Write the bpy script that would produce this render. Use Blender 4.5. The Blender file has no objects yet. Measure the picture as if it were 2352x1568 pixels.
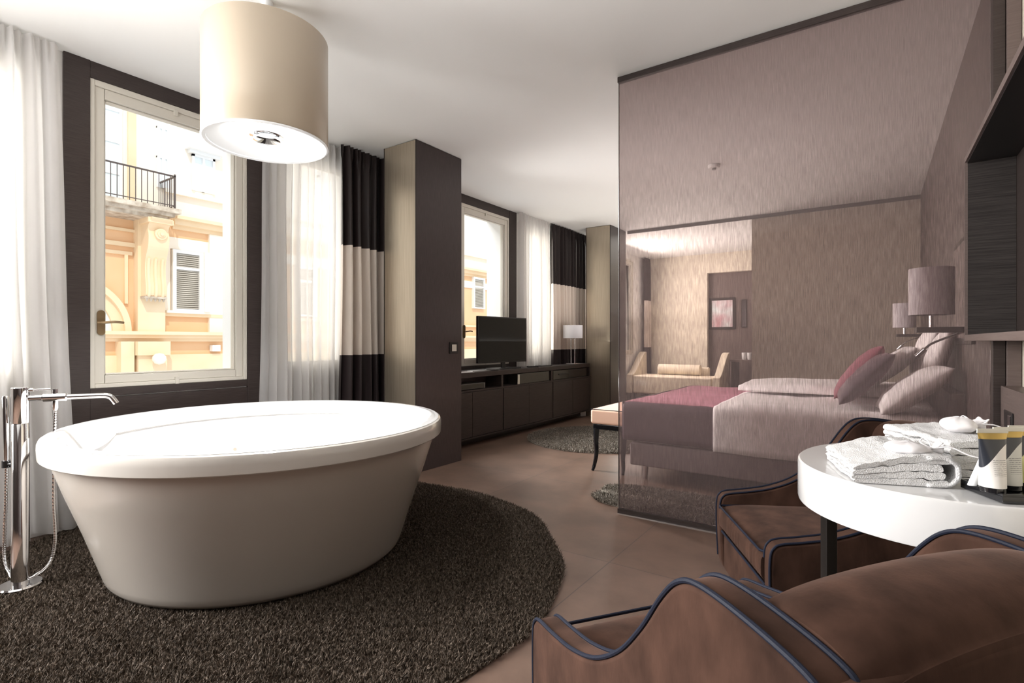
import bpy, math, random
import numpy as np
from mathutils import Vector, noise
random.seed(7); RNG = np.random.default_rng(7)
scene = bpy.context.scene
COL = scene.collection
PI = math.pi
# ------------------------------------------------------------------ camera
cam = bpy.data.objects.new('camera', bpy.data.cameras.new('camera'))
COL.objects.link(cam)
cam.data.sensor_width = 36.0
cam.data.lens = 36.0 * 1207.0 / 2352.0
cam.data.clip_start = 0.02
cam.location = (0.0, 0.0, 1.10)
cam.rotation_euler = (PI / 2, 0.0, math.radians(34.65))
scene.camera = cam
# ------------------------------------------------------------------ view
scene.view_settings.view_transform = 'Standard'
scene.view_settings.look = 'None'
scene.view_settings.gamma = 1.0
scene.view_settings.use_curve_mapping = False
scene.view_settings.exposure = 0.0
# ------------------------------------------------------------------ world, sun, large lights
world = bpy.data.worlds.new('daylight'); scene.world = world
world.use_nodes = True
bg = world.node_tree.nodes['Background']
bg.inputs['Color'].default_value = (0.93, 0.96, 1.0, 1)
bg.inputs['Strength'].default_value = 1.35

def area(name, loc, target, sx, sy, power, color=(1, 1, 1), spread=PI):
    L = bpy.data.lights.new(name, 'AREA'); L.shape = 'RECTANGLE'
    L.size = sx; L.size_y = sy; L.energy = power; L.color = color; L.spread = spread
    o = bpy.data.objects.new(name, L); COL.objects.link(o)
    o.location = loc
    o.rotation_euler = (Vector(target) - Vector(loc)).to_track_quat('-Z', 'Y').to_euler()
    return o

sl = bpy.data.lights.new('sun', 'SUN'); sl.energy = 1.7; sl.angle = 0.01; sl.color = (1, 0.94, 0.84)
so = bpy.data.objects.new('sun', sl); COL.objects.link(so)
so.rotation_euler = Vector((-0.62, 0.30, -0.72)).to_track_quat('-Z', 'Y').to_euler()
# sky light falling in through the windows, from above each window outside
area('daylight_bath_window', (-4.75, 1.6, 3.75), (-2.6, 1.6, 0.9), 1.6, 1.0, 90, (0.95, 0.97, 1))
area('daylight_bedroom_window', (-4.75, 5.2, 3.75), (-2.6, 5.1, 0.9), 1.6, 1.0, 150, (0.95, 0.97, 1))
# tall window beside the camera, left of the picture
area('daylight_side_window', (-3.86, -0.75, 1.7), (0, 0.9, 0.7), 1.3, 1.8, 185, (1.0, 0.97, 0.95), 2.3)
# daylight behind the sheer curtains
area('daylight_sheer_left', (-4.12, 0.45, 1.7), (-3, 0.45, 1.7), 0.9, 1.8, 34, (1, 0.98, 0.96))
area('daylight_sheer_middle', (-4.12, 2.75, 1.75), (-3, 2.75, 1.75), 0.75, 1.8, 10, (1, 0.96, 0.9))
area('daylight_sheer_far', (-4.12, 6.2, 1.75), (-3, 6.2, 1.75), 0.8, 1.8, 16, (1, 0.95, 0.86))
# unseen light added behind the near column to brighten the bed
area('column_bed_fill', (-3.87, 4.09, 1.75), (-0.8, 4.7, 0.6), 0.6, 1.7, 80, (1, 0.98, 0.96), 1.7)
# the far sitting room's windows
area('daylight_sitting_room', (-3.7, 9.0, 1.8), (0, 9.0, 1.4), 1.4, 1.6, 120, (1, 0.95, 0.88))
# unseen up-facing fill lights added to brighten the ceilings
area('ceiling_fill_bath', (-2.0, -1.2, 1.35), (-2.0, -1.1999, 2.8), 2.4, 1.8, 122, (1, 0.985, 0.965))
area('ceiling_fill_bedroom', (-2.2, 5.9, 1.1), (-2.2, 5.9001, 2.8), 2.0, 2.4, 27, (1, 0.95, 0.90))
area('ceiling_fill_sitting', (-2.6, 9.0, 1.5), (-2.6, 9.0001, 2.8), 2.4, 1.8, 36, (1, 0.96, 0.92))

# ------------------------------------------------------------------ materials
def new_mat(name):
    m = bpy.data.materials.new(name); m.use_nodes = True
    return m, m.node_tree, m.node_tree.nodes['Principled BSDF']

def N(nt, typ, **kw):
    n = nt.nodes.new(typ)
    for k, v in kw.items():
        setattr(n, k, v)
    return n

def objcoord(nt, scale=(1, 1, 1)):
    tc = N(nt, 'ShaderNodeTexCoord'); mp = N(nt, 'ShaderNodeMapping')
    nt.links.new(tc.outputs['Object'], mp.inputs['Vector'])
    mp.inputs['Scale'].default_value = scale
    return mp.outputs['Vector']

def mat(name, color, rough=0.5, metal=0.0, spec=0.5, var=None, vscale=(1, 1, 1), vamt=0.25, nscale=5.0, bump=0.0,
        bscale=None, bvec=None, sheen=0.0, coat=0.0, emit=None, estr=0.0, detail=4.0, bdist=0.002):
    m, nt, b = new_mat(name)
    b.inputs['Base Color'].default_value = (*color, 1)
    b.inputs['Roughness'].default_value = rough
    b.inputs['Metallic'].default_value = metal
    b.inputs['Specular IOR Level'].default_value = spec
    b.inputs['Coat Weight'].default_value = coat
    b.inputs['Coat Roughness'].default_value = 0.08
    if sheen:
        b.inputs['Sheen Weight'].default_value = sheen
        b.inputs['Sheen Roughness'].default_value = 0.35
        b.inputs['Sheen Tint'].default_value = (min(1, color[0]*6+.25), min(1, color[1]*6+.2), min(1, color[2]*6+.18), 1)
    if emit:
        b.inputs['Emission Color'].default_value = (*emit, 1); b.inputs['Emission Strength'].default_value = estr
    v = objcoord(nt, vscale)
    n = N(nt, 'ShaderNodeTexNoise'); n.inputs['Scale'].default_value = nscale; n.inputs['Detail'].default_value = detail
    nt.links.new(v, n.inputs['Vector'])
    if var is not None:
        mx = N(nt, 'ShaderNodeMix', data_type='RGBA')
        mx.inputs['A'].default_value = (*color, 1); mx.inputs['B'].default_value = (*var, 1)
        mr = N(nt, 'ShaderNodeMapRange')
        mr.inputs['From Min'].default_value = 0.5 - vamt; mr.inputs['From Max'].default_value = 0.5 + vamt
        nt.links.new(n.outputs['Fac'], mr.inputs['Value']); nt.links.new(mr.outputs['Result'], mx.inputs['Factor'])
        nt.links.new(mx.outputs['Result'], b.inputs['Base Color'])
    if bump:
        n2 = N(nt, 'ShaderNodeTexNoise'); n2.inputs['Scale'].default_value = bscale or nscale; n2.inputs['Detail'].default_value = 3
        nt.links.new(objcoord(nt, bvec or vscale), n2.inputs['Vector'])
        bp = N(nt, 'ShaderNodeBump'); bp.inputs['Strength'].default_value = bump; bp.inputs['Distance'].default_value = bdist
        nt.links.new(n2.outputs['Fac'], bp.inputs['Height']); nt.links.new(bp.outputs['Normal'], b.inputs['Normal'])
    return m

M = {}
M['ceiling'] = mat('ceiling_paint', (0.80, 0.80, 0.785), 0.9, var=(0.77, 0.77, 0.755), nscale=0.7)
M['cream_wall'] = mat('cream_wall_paint', (0.72, 0.66, 0.55), 0.85, var=(0.69, 0.63, 0.53), nscale=2)
M['beige_wall'] = mat('beige_wall_paint', (0.46, 0.40, 0.32), 0.8, var=(0.44, 0.38, 0.31), nscale=2)
M['white_wall'] = mat('white_wall_paint', (0.78, 0.77, 0.75), 0.8, nscale=3)
M['wenge'] = mat('dark_wenge_veneer', (0.030, 0.021, 0.019), 0.42, spec=0.35, var=(0.052, 0.040, 0.037), vscale=(3, 3, 90), nscale=3, vamt=0.2,
                 bump=0.25, bscale=3, bvec=(4, 4, 160))
M['wenge_v'] = mat('wenge_column_veneer', (0.040, 0.029, 0.028), 0.38, spec=0.4, var=(0.066, 0.050, 0.050), vscale=(60, 60, 4), nscale=3, vamt=0.25,
                   bump=0.2, bscale=3, bvec=(90, 90, 90))
M['wood_mauve'] = mat('mauve_brown_wood', (0.115, 0.085, 0.078), 0.4, spec=0.4, var=(0.15, 0.115, 0.105), vscale=(3, 3, 60), nscale=3,
                      bump=0.2, bscale=3, bvec=(4, 4, 120))
M['niche_wood'] = mat('niche_grooved_wood', (0.022, 0.018, 0.017), 0.5, spec=0.3, var=(0.05, 0.043, 0.04), vscale=(3, 3, 160), nscale=2, vamt=0.18,
                      bump=0.6, bscale=2, bvec=(3, 3, 200), bdist=0.003)
M['headboard'] = mat('headboard_wood', (0.070, 0.052, 0.046), 0.45, spec=0.35, var=(0.09, 0.066, 0.058), vscale=(2, 2, 20), nscale=3)
M['bronze_gold'] = mat('champagne_metal_panel', (0.58, 0.51, 0.41), 0.28, metal=0.8, var=(0.42, 0.355, 0.27), vscale=(70, 70, 1.2), nscale=2.5, vamt=0.3,
                       bump=0.15, bscale=3, bvec=(120, 120, 1.5))
M['edge_dark'] = mat('dark_metal_edge', (0.05, 0.04, 0.036), 0.35, metal=0.4)
M['win_white'] = mat('window_lacquer', (0.64, 0.61, 0.54), 0.45, spec=0.4, nscale=6)
M['bronze'] = mat('bronze_handle_metal', (0.30, 0.21, 0.12), 0.35, metal=0.9)
M['chrome'] = mat('polished_chrome', (0.80, 0.80, 0.81), 0.07, metal=1.0)
M['steel_dark'] = mat('blackened_steel', (0.035, 0.03, 0.028), 0.3, metal=0.6)
M['acrylic'] = mat('white_acrylic', (0.86, 0.86, 0.86), 0.14, spec=0.5, coat=0.3)
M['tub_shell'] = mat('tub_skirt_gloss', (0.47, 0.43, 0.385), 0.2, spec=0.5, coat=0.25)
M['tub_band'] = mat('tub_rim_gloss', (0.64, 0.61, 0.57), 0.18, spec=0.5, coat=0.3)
M['shade_beige'] = mat('satin_beige_shade', (0.46, 0.385, 0.29), 0.32, spec=0.6, var=(0.44, 0.365, 0.28), vscale=(1, 1, 1), nscale=2, coat=0.25)
M['shade_white'] = mat('white_lamp_lining', (0.85, 0.87, 0.88), 0.4)
M['glow'] = mat('lamp_glow_ring', (1, 1, 1), 0.5, emit=(1, 0.98, 0.95), estr=14)
M['tv'] = mat('television_screen', (0.006, 0.007, 0.007), 0.10, spec=0.5)
M['black_plastic'] = mat('black_plastic', (0.012, 0.011, 0.011), 0.3)
M['grey_plastic'] = mat('grey_plastic', (0.18, 0.17, 0.16), 0.4)
M['smoke_glass'] = mat('smoked_device_front', (0.05, 0.045, 0.035), 0.12, spec=0.6)
M['white_shade'] = mat('white_fabric_shade', (0.80, 0.80, 0.84), 0.8)
M['grey_shade'] = mat('silver_fabric_shade', (0.62, 0.58, 0.60), 0.5, spec=0.5, vscale=(90, 90, 1), var=(0.5, 0.46, 0.48), nscale=2)
M['velvet'] = mat('brown_velvet', (0.020, 0.010, 0.007), 0.85, spec=0.1, var=(0.085, 0.044, 0.031), vscale=(1, 1, 0.6), nscale=14, vamt=0.28,
                  sheen=0.35, bump=0.3, bscale=160, bvec=(1, 1, 0.3), bdist=0.001, detail=6)
M['navy_piping'] = mat('navy_piping_cord', (0.010, 0.013, 0.026), 0.6, spec=0.2, nscale=200, bump=0.3)
M['peach'] = mat('peach_fabric', (0.78, 0.50, 0.37), 0.7, nscale=120, bump=0.15)
M['black_lacquer'] = mat('black_lacquer', (0.010, 0.010, 0.012), 0.12, spec=0.6)
M['linen'] = mat('white_bed_linen', (0.90, 0.87, 0.86), 0.75, sheen=0.1, nscale=4, bump=0.4, bscale=5, bdist=0.01)
M['pillow_white'] = mat('white_pillow_cotton', (0.92, 0.89, 0.88), 0.75, nscale=6, bump=0.5, bscale=9, bdist=0.008)
M['burgundy'] = mat('burgundy_throw_fabric', (0.22, 0.045, 0.075), 0.6, sheen=0.4, nscale=60, bump=0.2)
M['purple_dark'] = mat('plum_fabric', (0.075, 0.045, 0.06), 0.6, sheen=0.4, nscale=60, bump=0.2)
M['bed_base'] = mat('taupe_bed_upholstery', (0.20, 0.16, 0.16), 0.7, nscale=80, bump=0.1)
M['cream_fabric'] = mat('cream_upholstery', (0.74, 0.66, 0.53), 0.7, nscale=80, bump=0.1)
M['table_white'] = mat('white_lacquered_glass', (0.70, 0.70, 0.705), 0.10, spec=0.5, coat=0.4)
M['terry'] = mat('white_terry_cloth', (0.86, 0.855, 0.86), 0.95, spec=0.1, nscale=90, bump=1.0, bscale=420, bdist=0.006, sheen=0.2)
M['organza'] = mat('white_organza', (0.90, 0.88, 0.90), 0.35, spec=0.5, nscale=30, bump=0.2)
M['gold'] = mat('matte_gold_foil', (0.52, 0.37, 0.12), 0.35, metal=0.7)
M['tube_cap'] = mat('pale_crimp', (0.74, 0.72, 0.64), 0.4)
M['art'] = mat('pale_print', (0.70, 0.86, 0.88), 0.3, var=(0.60, 0.30, 0.34), nscale=4, vamt=0.2)
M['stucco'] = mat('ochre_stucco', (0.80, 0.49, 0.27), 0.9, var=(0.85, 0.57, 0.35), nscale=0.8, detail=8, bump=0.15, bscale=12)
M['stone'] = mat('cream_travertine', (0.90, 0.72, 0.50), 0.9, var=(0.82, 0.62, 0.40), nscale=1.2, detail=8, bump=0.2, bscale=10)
M['stone_light'] = mat('sunlit_pale_stucco', (0.93, 0.86, 0.76), 0.9, var=(0.90, 0.80, 0.68), nscale=0.9, detail=8)  # upper wall's sun glare is put into this pale colour; courses share it
M['balcony_stone'] = mat('weathered_balcony_stone', (0.42, 0.33, 0.25), 0.95, var=(0.70, 0.62, 0.52), nscale=5, detail=8, vamt=0.15, bump=0.4, bscale=14)
M['iron'] = mat('railing_iron', (0.10, 0.075, 0.07), 0.5, metal=0.3)
M['louvre'] = mat('grey_louvre_paint', (0.66, 0.61, 0.54), 0.7)
M['shutter_white'] = mat('white_window_paint', (0.86, 0.86, 0.86), 0.6)
M['street_glass'] = mat('painted_sky_pane', (0.78, 0.84, 0.86), 0.25, spec=0.6)  # pale colour paints sky reflection and glare into the panes

def tile_floor():
    m, nt, b = new_mat('brown_stone_floor_tiles')
    v = objcoord(nt)
    add = N(nt, 'ShaderNodeVectorMath', operation='ADD'); add.inputs[1].default_value = (1.09 + 12.0, -2.43 + 12.0, 0)
    nt.links.new(v, add.inputs[0])
    br = N(nt, 'ShaderNodeTexBrick'); br.offset = 0.0; br.squash = 1.0
    nt.links.new(add.outputs[0], br.inputs['Vector'])
    br.inputs['Scale'].default_value = 1.0
    br.inputs['Brick Width'].default_value = 1.2; br.inputs['Row Height'].default_value = 1.2
    br.inputs['Mortar Size'].default_value = 0.0028; br.inputs['Mortar Smooth'].default_value = 0.1
    br.inputs['Color1'].default_value = (0.125, 0.078, 0.057, 1); br.inputs['Color2'].default_value = (0.140, 0.089, 0.067, 1)
    br.inputs['Mortar'].default_value = (0.075, 0.052, 0.044, 1)
    n = N(nt, 'ShaderNodeTexNoise'); n.inputs['Scale'].default_value = 2.6; n.inputs['Detail'].default_value = 8; n.inputs['Roughness'].default_value = 0.6
    nt.links.new(v, n.inputs['Vector'])
    mr = N(nt, 'ShaderNodeMapRange'); mr.inputs['To Min'].default_value = 0.72; mr.inputs['To Max'].default_value = 1.3
    mr.inputs['From Min'].default_value = 0.3; mr.inputs['From Max'].default_value = 0.7
    nt.links.new(n.outputs['Fac'], mr.inputs['Value'])
    vm = N(nt, 'ShaderNodeVectorMath', operation='MULTIPLY')
    nt.links.new(br.outputs['Color'], vm.inputs[0]); nt.links.new(mr.outputs['Result'], vm.inputs[1])
    nt.links.new(vm.outputs[0], b.inputs['Base Color'])
    b.inputs['Roughness'].default_value = 0.42; b.inputs['Specular IOR Level'].default_value = 0.4
    bp = N(nt, 'ShaderNodeBump'); bp.inputs['Strength'].default_value = 0.15; bp.inputs['Distance'].default_value = 0.003
    nt.links.new(n.outputs['Fac'], bp.inputs['Height']); nt.links.new(bp.outputs['Normal'], b.inputs['Normal'])
    return m
M['tiles'] = tile_floor()

def pile(name, c1, c2, c3):
    m, nt, b = new_mat(name)
    v = objcoord(nt)
    n = N(nt, 'ShaderNodeTexNoise'); n.inputs['Scale'].default_value = 90; n.inputs['Detail'].default_value = 2
    n2 = N(nt, 'ShaderNodeTexNoise'); n2.inputs['Scale'].default_value = 5; n2.inputs['Detail'].default_value = 4
    nt.links.new(v, n.inputs['Vector']); nt.links.new(v, n2.inputs['Vector'])
    r = N(nt, 'ShaderNodeValToRGB'); r.color_ramp.elements[0].position = 0.35; r.color_ramp.elements[1].position = 0.68
    r.color_ramp.elements[0].color = (*c1, 1); r.color_ramp.elements[1].color = (*c3, 1)
    e = r.color_ramp.elements.new(0.52); e.color = (*c2, 1)
    nt.links.new(n.outputs['Fac'], r.inputs['Fac'])
    mr = N(nt, 'ShaderNodeMapRange'); mr.inputs['To Min'].default_value = 0.8; mr.inputs['To Max'].default_value = 1.2
    nt.links.new(n2.outputs['Fac'], mr.inputs['Value'])
    vm = N(nt, 'ShaderNodeVectorMath', operation='MULTIPLY')
    nt.links.new(r.outputs['Color'], vm.inputs[0]); nt.links.new(mr.outputs['Result'], vm.inputs[1])
    nt.links.new(vm.outputs[0], b.inputs['Base Color'])
    b.inputs['Roughness'].default_value = 0.7; b.inputs['Specular IOR Level'].default_value = 0.25
    return m
M['pile_brown'] = pile('dark_brown_pile', (0.028, 0.020, 0.014), (0.082, 0.060, 0.043), (0.225, 0.18, 0.145))
M['pile_grey'] = pile('grey_pile', (0.10, 0.085, 0.068), (0.22, 0.195, 0.165), (0.40, 0.36, 0.31))

def sheer_mat():
    m, nt, b = new_mat('sheer_voile')
    nt.nodes.remove(b)
    out = nt.nodes['Material Output']
    d = N(nt, 'ShaderNodeBsdfDiffuse'); d.inputs['Color'].default_value = (0.80, 0.79, 0.79, 1)
    t = N(nt, 'ShaderNodeBsdfTranslucent'); t.inputs['Color'].default_value = (0.82, 0.80, 0.78, 1)
    tr = N(nt, 'ShaderNodeBsdfTransparent')
    m1 = N(nt, 'ShaderNodeMixShader'); m1.inputs[0].default_value = 0.5
    m2 = N(nt, 'ShaderNodeMixShader')
    lw = N(nt, 'ShaderNodeLayerWeight'); lw.inputs['Blend'].default_value = 0.4
    mr = N(nt, 'ShaderNodeMapRange'); mr.inputs['To Min'].default_value = 0.72; mr.inputs['To Max'].default_value = 0.99
    nt.links.new(lw.outputs['Facing'], mr.inputs['Value'])
    nt.links.new(d.outputs[0], m1.inputs[1]); nt.links.new(t.outputs[0], m1.inputs[2])
    nt.links.new(mr.outputs['Result'], m2.inputs[0])
    nt.links.new(tr.outputs[0], m2.inputs[1]); nt.links.new(m1.outputs[0], m2.inputs[2])
    nt.links.new(m2.outputs[0], out.inputs['Surface'])
    return m
M['sheer'] = sheer_mat()

def drape_mat():
    m, nt, b = new_mat('three_band_satin')
    tc = N(nt, 'ShaderNodeTexCoord'); sp = N(nt, 'ShaderNodeSeparateXYZ')
    nt.links.new(tc.outputs['Object'], sp.inputs[0])
    r = N(nt, 'ShaderNodeValToRGB'); r.color_ramp.interpolation = 'CONSTANT'
    mr = N(nt, 'ShaderNodeMapRange'); mr.inputs['From Max'].default_value = 2.8
    nt.links.new(sp.outputs['Z'], mr.inputs['Value']); nt.links.new(mr.outputs['Result'], r.inputs['Fac'])
    el = r.color_ramp.elements
    el[0].position = 0.0; el[0].color = (0.030, 0.021, 0.022, 1)
    el[1].position = 0.975 / 2.8; el[1].color = (0.80, 0.71, 0.63, 1)
    e = el.new(1.925 / 2.8); e.color = (0.022, 0.015, 0.015, 1)
    e = el.new(1.915 / 2.8); e.color = (0.16, 0.06, 0.045, 1)
    nt.links.new(r.outputs['Color'], b.inputs['Base Color'])
    b.inputs['Roughness'].default_value = 0.42
    b.inputs['Specular IOR Level'].default_value = 0.35
    return m
M['drape'] = drape_mat()

def glass_pane():
    m, nt, b = new_mat('clear_window_glass')
    nt.nodes.remove(b); out = nt.nodes['Material Output']
    tr = N(nt, 'ShaderNodeBsdfTransparent'); tr.inputs['Color'].default_value = (0.98, 0.99, 0.985, 1)
    g = N(nt, 'ShaderNodeBsdfGlossy'); g.inputs['Roughness'].default_value = 0.0
    fr = N(nt, 'ShaderNodeFresnel'); fr.inputs['IOR'].default_value = 1.08
    mx = N(nt, 'ShaderNodeMixShader')
    nt.links.new(fr.outputs[0], mx.inputs[0]); nt.links.new(tr.outputs[0], mx.inputs[1]); nt.links.new(g.outputs[0], mx.inputs[2])
    nt.links.new(mx.outputs[0], out.inputs['Surface'])
    return m
M['pane'] = glass_pane()

def thread_glass():
    m, nt, b = new_mat('mauve_thread_glass')
    nt.nodes.remove(b); out = nt.nodes['Material Output']
    v = objcoord(nt, (215, 1, 8))
    n = N(nt, 'ShaderNodeTexNoise'); n.inputs['Scale'].default_value = 1.6; n.inputs['Detail'].default_value = 5; n.inputs['Distortion'].default_value = 0.35
    n.inputs['Roughness'].default_value = 0.65
    nt.links.new(v, n.inputs['Vector'])
    st = N(nt, 'ShaderNodeMapRange'); st.inputs['From Min'].default_value = 0.40; st.inputs['From Max'].default_value = 0.62
    nt.links.new(n.outputs['Fac'], st.inputs['Value'])
    sx_ = N(nt, 'ShaderNodeSeparateXYZ'); tcz = N(nt, 'ShaderNodeTexCoord'); nt.links.new(tcz.outputs['Object'], sx_.inputs[0])
    zf = N(nt, 'ShaderNodeMapRange'); zf.inputs['From Min'].default_value = 1.75; zf.inputs['From Max'].default_value = 2.25
    zf.inputs['To Min'].default_value = 1.0; zf.inputs['To Max'].default_value = 0.3
    nt.links.new(sx_.outputs['Z'], zf.inputs['Value'])
    # transparent tint, darker where the threads run
    tcol = N(nt, 'ShaderNodeMix', data_type='RGBA')
    tcol.inputs['A'].default_value = (0.85, 0.80, 0.79, 1); tcol.inputs['B'].default_value = (0.64, 0.585, 0.58, 1)
    # the woven threads lie loose and sparse towards the top of the sheet
    mul = N(nt, 'ShaderNodeMath', operation='MULTIPLY_ADD')
    nt.links.new(st.outputs['Result'], mul.inputs[0]); nt.links.new(zf.outputs['Result'], mul.inputs[1])
    inv = N(nt, 'ShaderNodeMapRange'); inv.inputs['From Min'].default_value = 0.3; inv.inputs['To Min'].default_value = 0.38; inv.inputs['To Max'].default_value = 0.0
    nt.links.new(zf.outputs['Result'], inv.inputs['Value']); nt.links.new(inv.outputs['Result'], mul.inputs[2])
    nt.links.new(mul.outputs[0], tcol.inputs['Factor'])
    tr = N(nt, 'ShaderNodeBsdfTransparent'); nt.links.new(tcol.outputs['Result'], tr.inputs['Color'])
    d = N(nt, 'ShaderNodeBsdfDiffuse'); d.inputs['Color'].default_value = (0.40, 0.33, 0.325, 1)
    t = N(nt, 'ShaderNodeBsdfTranslucent'); t.inputs['Color'].default_value = (0.42, 0.35, 0.34, 1)
    dm = N(nt, 'ShaderNodeMixShader'); dm.inputs[0].default_value = 0.5
    nt.links.new(d.outputs[0], dm.inputs[1]); nt.links.new(t.outputs[0], dm.inputs[2])
    m1 = N(nt, 'ShaderNodeMixShader')
    f = N(nt, 'ShaderNodeMapRange'); f.inputs['To Min'].default_value = 0.10; f.inputs['To Max'].default_value = 0.24
    nt.links.new(n.outputs['Fac'], f.inputs['Value']); nt.links.new(f.outputs['Result'], m1.inputs[0])
    nt.links.new(tr.outputs[0], m1.inputs[1]); nt.links.new(dm.outputs[0], m1.inputs[2])
    g = N(nt, 'ShaderNodeBsdfGlossy'); g.inputs['Roughness'].default_value = 0.03
    fr = N(nt, 'ShaderNodeFresnel'); fr.inputs['IOR'].default_value = 1.22
    m2 = N(nt, 'ShaderNodeMixShader')
    nt.links.new(fr.outputs[0], m2.inputs[0]); nt.links.new(m1.outputs[0], m2.inputs[1]); nt.links.new(g.outputs[0], m2.inputs[2])
    nt.links.new(m2.outputs[0], out.inputs['Surface'])
    return m
M['thread_glass'] = thread_glass()

# ------------------------------------------------------------------ builders
ORG = {}
def org(p):
    return ORG.get(p.name, Vector((0, 0, 0))) if p else Vector((0, 0, 0))

def thing(name, label, cat, loc=(0, 0, 0), group=None, kind=None):
    o = bpy.data.objects.new(name, None); COL.objects.link(o)
    o.location = loc; o.empty_display_size = 0.1
    if label: o['label'] = label
    if cat: o['category'] = cat
    if group: o['group'] = group
    if kind: o['kind'] = kind
    ORG[o.name] = Vector(loc)
    return o

def tag(o, label=None, cat=None, group=None, kind=None):
    for k, v in (('label', label), ('category', cat), ('group', group), ('kind', kind)):
        if v: o[k] = v
    return o

class MB:
    """collects geometry for ONE mesh object"""
    def __init__(s): s.v = []; s.f = []; s.m = []
    def add(s, v, f, mi=0):
        o = len(s.v); s.v += [tuple(p) for p in v]; s.f += [tuple(i + o for i in q) for q in f]; s.m += [mi] * len(f)
        return s
    def box(s, lo, hi, mi=0):
        x0, y0, z0 = lo; x1, y1, z1 = hi
        x0, x1 = sorted((x0, x1)); y0, y1 = sorted((y0, y1)); z0, z1 = sorted((z0, z1))
        v = [(x0, y0, z0), (x1, y0, z0), (x1, y1, z0), (x0, y1, z0), (x0, y0, z1), (x1, y0, z1), (x1, y1, z1), (x0, y1, z1)]
        f = [(0, 3, 2, 1), (4, 5, 6, 7), (0, 1, 5, 4), (1, 2, 6, 5), (2, 3, 7, 6), (3, 0, 4, 7)]
        return s.add(v, f, mi)
    def obox(s, c, ax, ay, hx, hy, z0, z1, mi=0):
        """box turned about z: centre c, unit axes ax, ay"""
        v = []
        for z in (z0, z1):
            for sx, sy in ((-1, -1), (1, -1), (1, 1), (-1, 1)):
                v.append((c[0] + ax[0]*hx*sx + ay[0]*hy*sy, c[1] + ax[1]*hx*sx + ay[1]*hy*sy, z))
        f = [(0, 3, 2, 1), (4, 5, 6, 7), (0, 1, 5, 4), (1, 2, 6, 5), (2, 3, 7, 6), (3, 0, 4, 7)]
        return s.add(v, f, mi)
    def lathe(s, prof, c=(0, 0), seg=48, mi=0, sx=1, sy=1, rot=0, cap=True):
        v = []; f = []; n = len(prof); cr, sr = math.cos(rot), math.sin(rot)
        for i in range(seg):
            a = 2 * PI * i / seg
            for r, z in prof:
                X = r * sx * math.cos(a); Y = r * sy * math.sin(a)
                v.append((c[0] + X*cr - Y*sr, c[1] + X*sr + Y*cr, z))
        for i in range(seg):
            j = (i + 1) % seg
            for k in range(n - 1):
                f.append((i*n + k, j*n + k, j*n + k + 1, i*n + k + 1))
        if cap:
            if prof[0][0] > 1e-6: f.append(tuple(i*n for i in range(seg - 1, -1, -1)))
            if prof[-1][0] > 1e-6: f.append(tuple(i*n + n - 1 for i in range(seg)))
        return s.add(v, f, mi)
    def tube(s, pts, r, seg=10, closed=False, mi=0, cap=True):
        P = [Vector(p) for p in pts]; n = len(P); R = r if hasattr(r, '__len__') else [r] * n
        T = []
        for i in range(n):
            a = P[(i - 1) % n] if (closed or i > 0) else P[i]; b = P[(i + 1) % n] if (closed or i < n - 1) else P[i]
            T.append((b - a).normalized())
        up = Vector((0, 0, 1)) if abs(T[0].z) < 0.9 else Vector((1, 0, 0))
        nrm = (up - T[0] * up.dot(T[0])).normalized(); v = []
        for i in range(n):
            nrm = (nrm - T[i] * nrm.dot(T[i]))
            nrm = nrm.normalized() if nrm.length > 1e-6 else T[i].orthogonal().normalized()
            bi = T[i].cross(nrm)
            for k in range(seg):
                a = 2 * PI * k / seg
                v.append(P[i] + (nrm * math.cos(a) + bi * math.sin(a)) * R[i])
        f = []
        for i in range(n if closed else n - 1):
            j = (i + 1) % n
            for k in range(seg):
                l = (k + 1) % seg
                f.append((i*seg + k, i*seg + l, j*seg + l, j*seg + k))
        if not closed and cap:
            f.append(tuple(range(seg - 1, -1, -1))); f.append(tuple((n-1)*seg + k for k in range(seg)))
        return s.add(v, f, mi)
    def prism(s, poly, axis, a, b, mi=0):
        """extrude a 2-D polygon along axis (0,1,2) from a to b"""
        def pt(p, t):
            if axis == 0: return (t, p[0], p[1])
            if axis == 1: return (p[0], t, p[1])
            return (p[0], p[1], t)
        n = len(poly)
        v = [pt(p, a) for p in poly] + [pt(p, b) for p in poly]
        f = [(i, (i+1) % n, n + (i+1) % n, n + i) for i in range(n)] + [tuple(range(n-1, -1, -1)), tuple(range(n, 2*n))]
        return s.add(v, f, mi)
    def grid(s, fn, nu, nv, mi=0, closed_u=False):
        v = [fn(i / nu, j / nv) for i in range(nu + (0 if closed_u else 1)) for j in range(nv + 1)]
        m = nv + 1; f = []; U = nu if closed_u else nu + 1
        for i in range(nu):
            k = (i + 1) % U
            for j in range(nv):
                f.append((i*m + j, k*m + j, k*m + j + 1, i*m + j + 1))
        return s.add(v, f, mi)
    def build(s, name, mats, parent=None, smooth=False, bevel=0, seg=3, subsurf=0, weld=False, angle=40):
        o0 = org(parent)
        me = bpy.data.meshes.new(name)
        me.from_pydata([(p[0]-o0.x, p[1]-o0.y, p[2]-o0.z) for p in s.v], [], s.f)
        for m in (mats if isinstance(mats, (list, tuple)) else [mats]):
            me.materials.append(M[m] if isinstance(m, str) else m)
        me.polygons.foreach_set('material_index', s.m)
        me.validate(); me.update()
        import bmesh
        bm = bmesh.new(); bm.from_mesh(me)
        if weld: bmesh.ops.remove_doubles(bm, verts=bm.verts, dist=1e-5)
        bmesh.ops.recalc_face_normals(bm, faces=bm.faces); bm.to_mesh(me); bm.free()
        o = bpy.data.objects.new(name, me); COL.objects.link(o)
        if parent: o.parent = parent
        ORG[o.name] = o0
        if smooth or bevel or subsurf:
            me.polygons.foreach_set('use_smooth', [True] * len(me.polygons))
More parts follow.
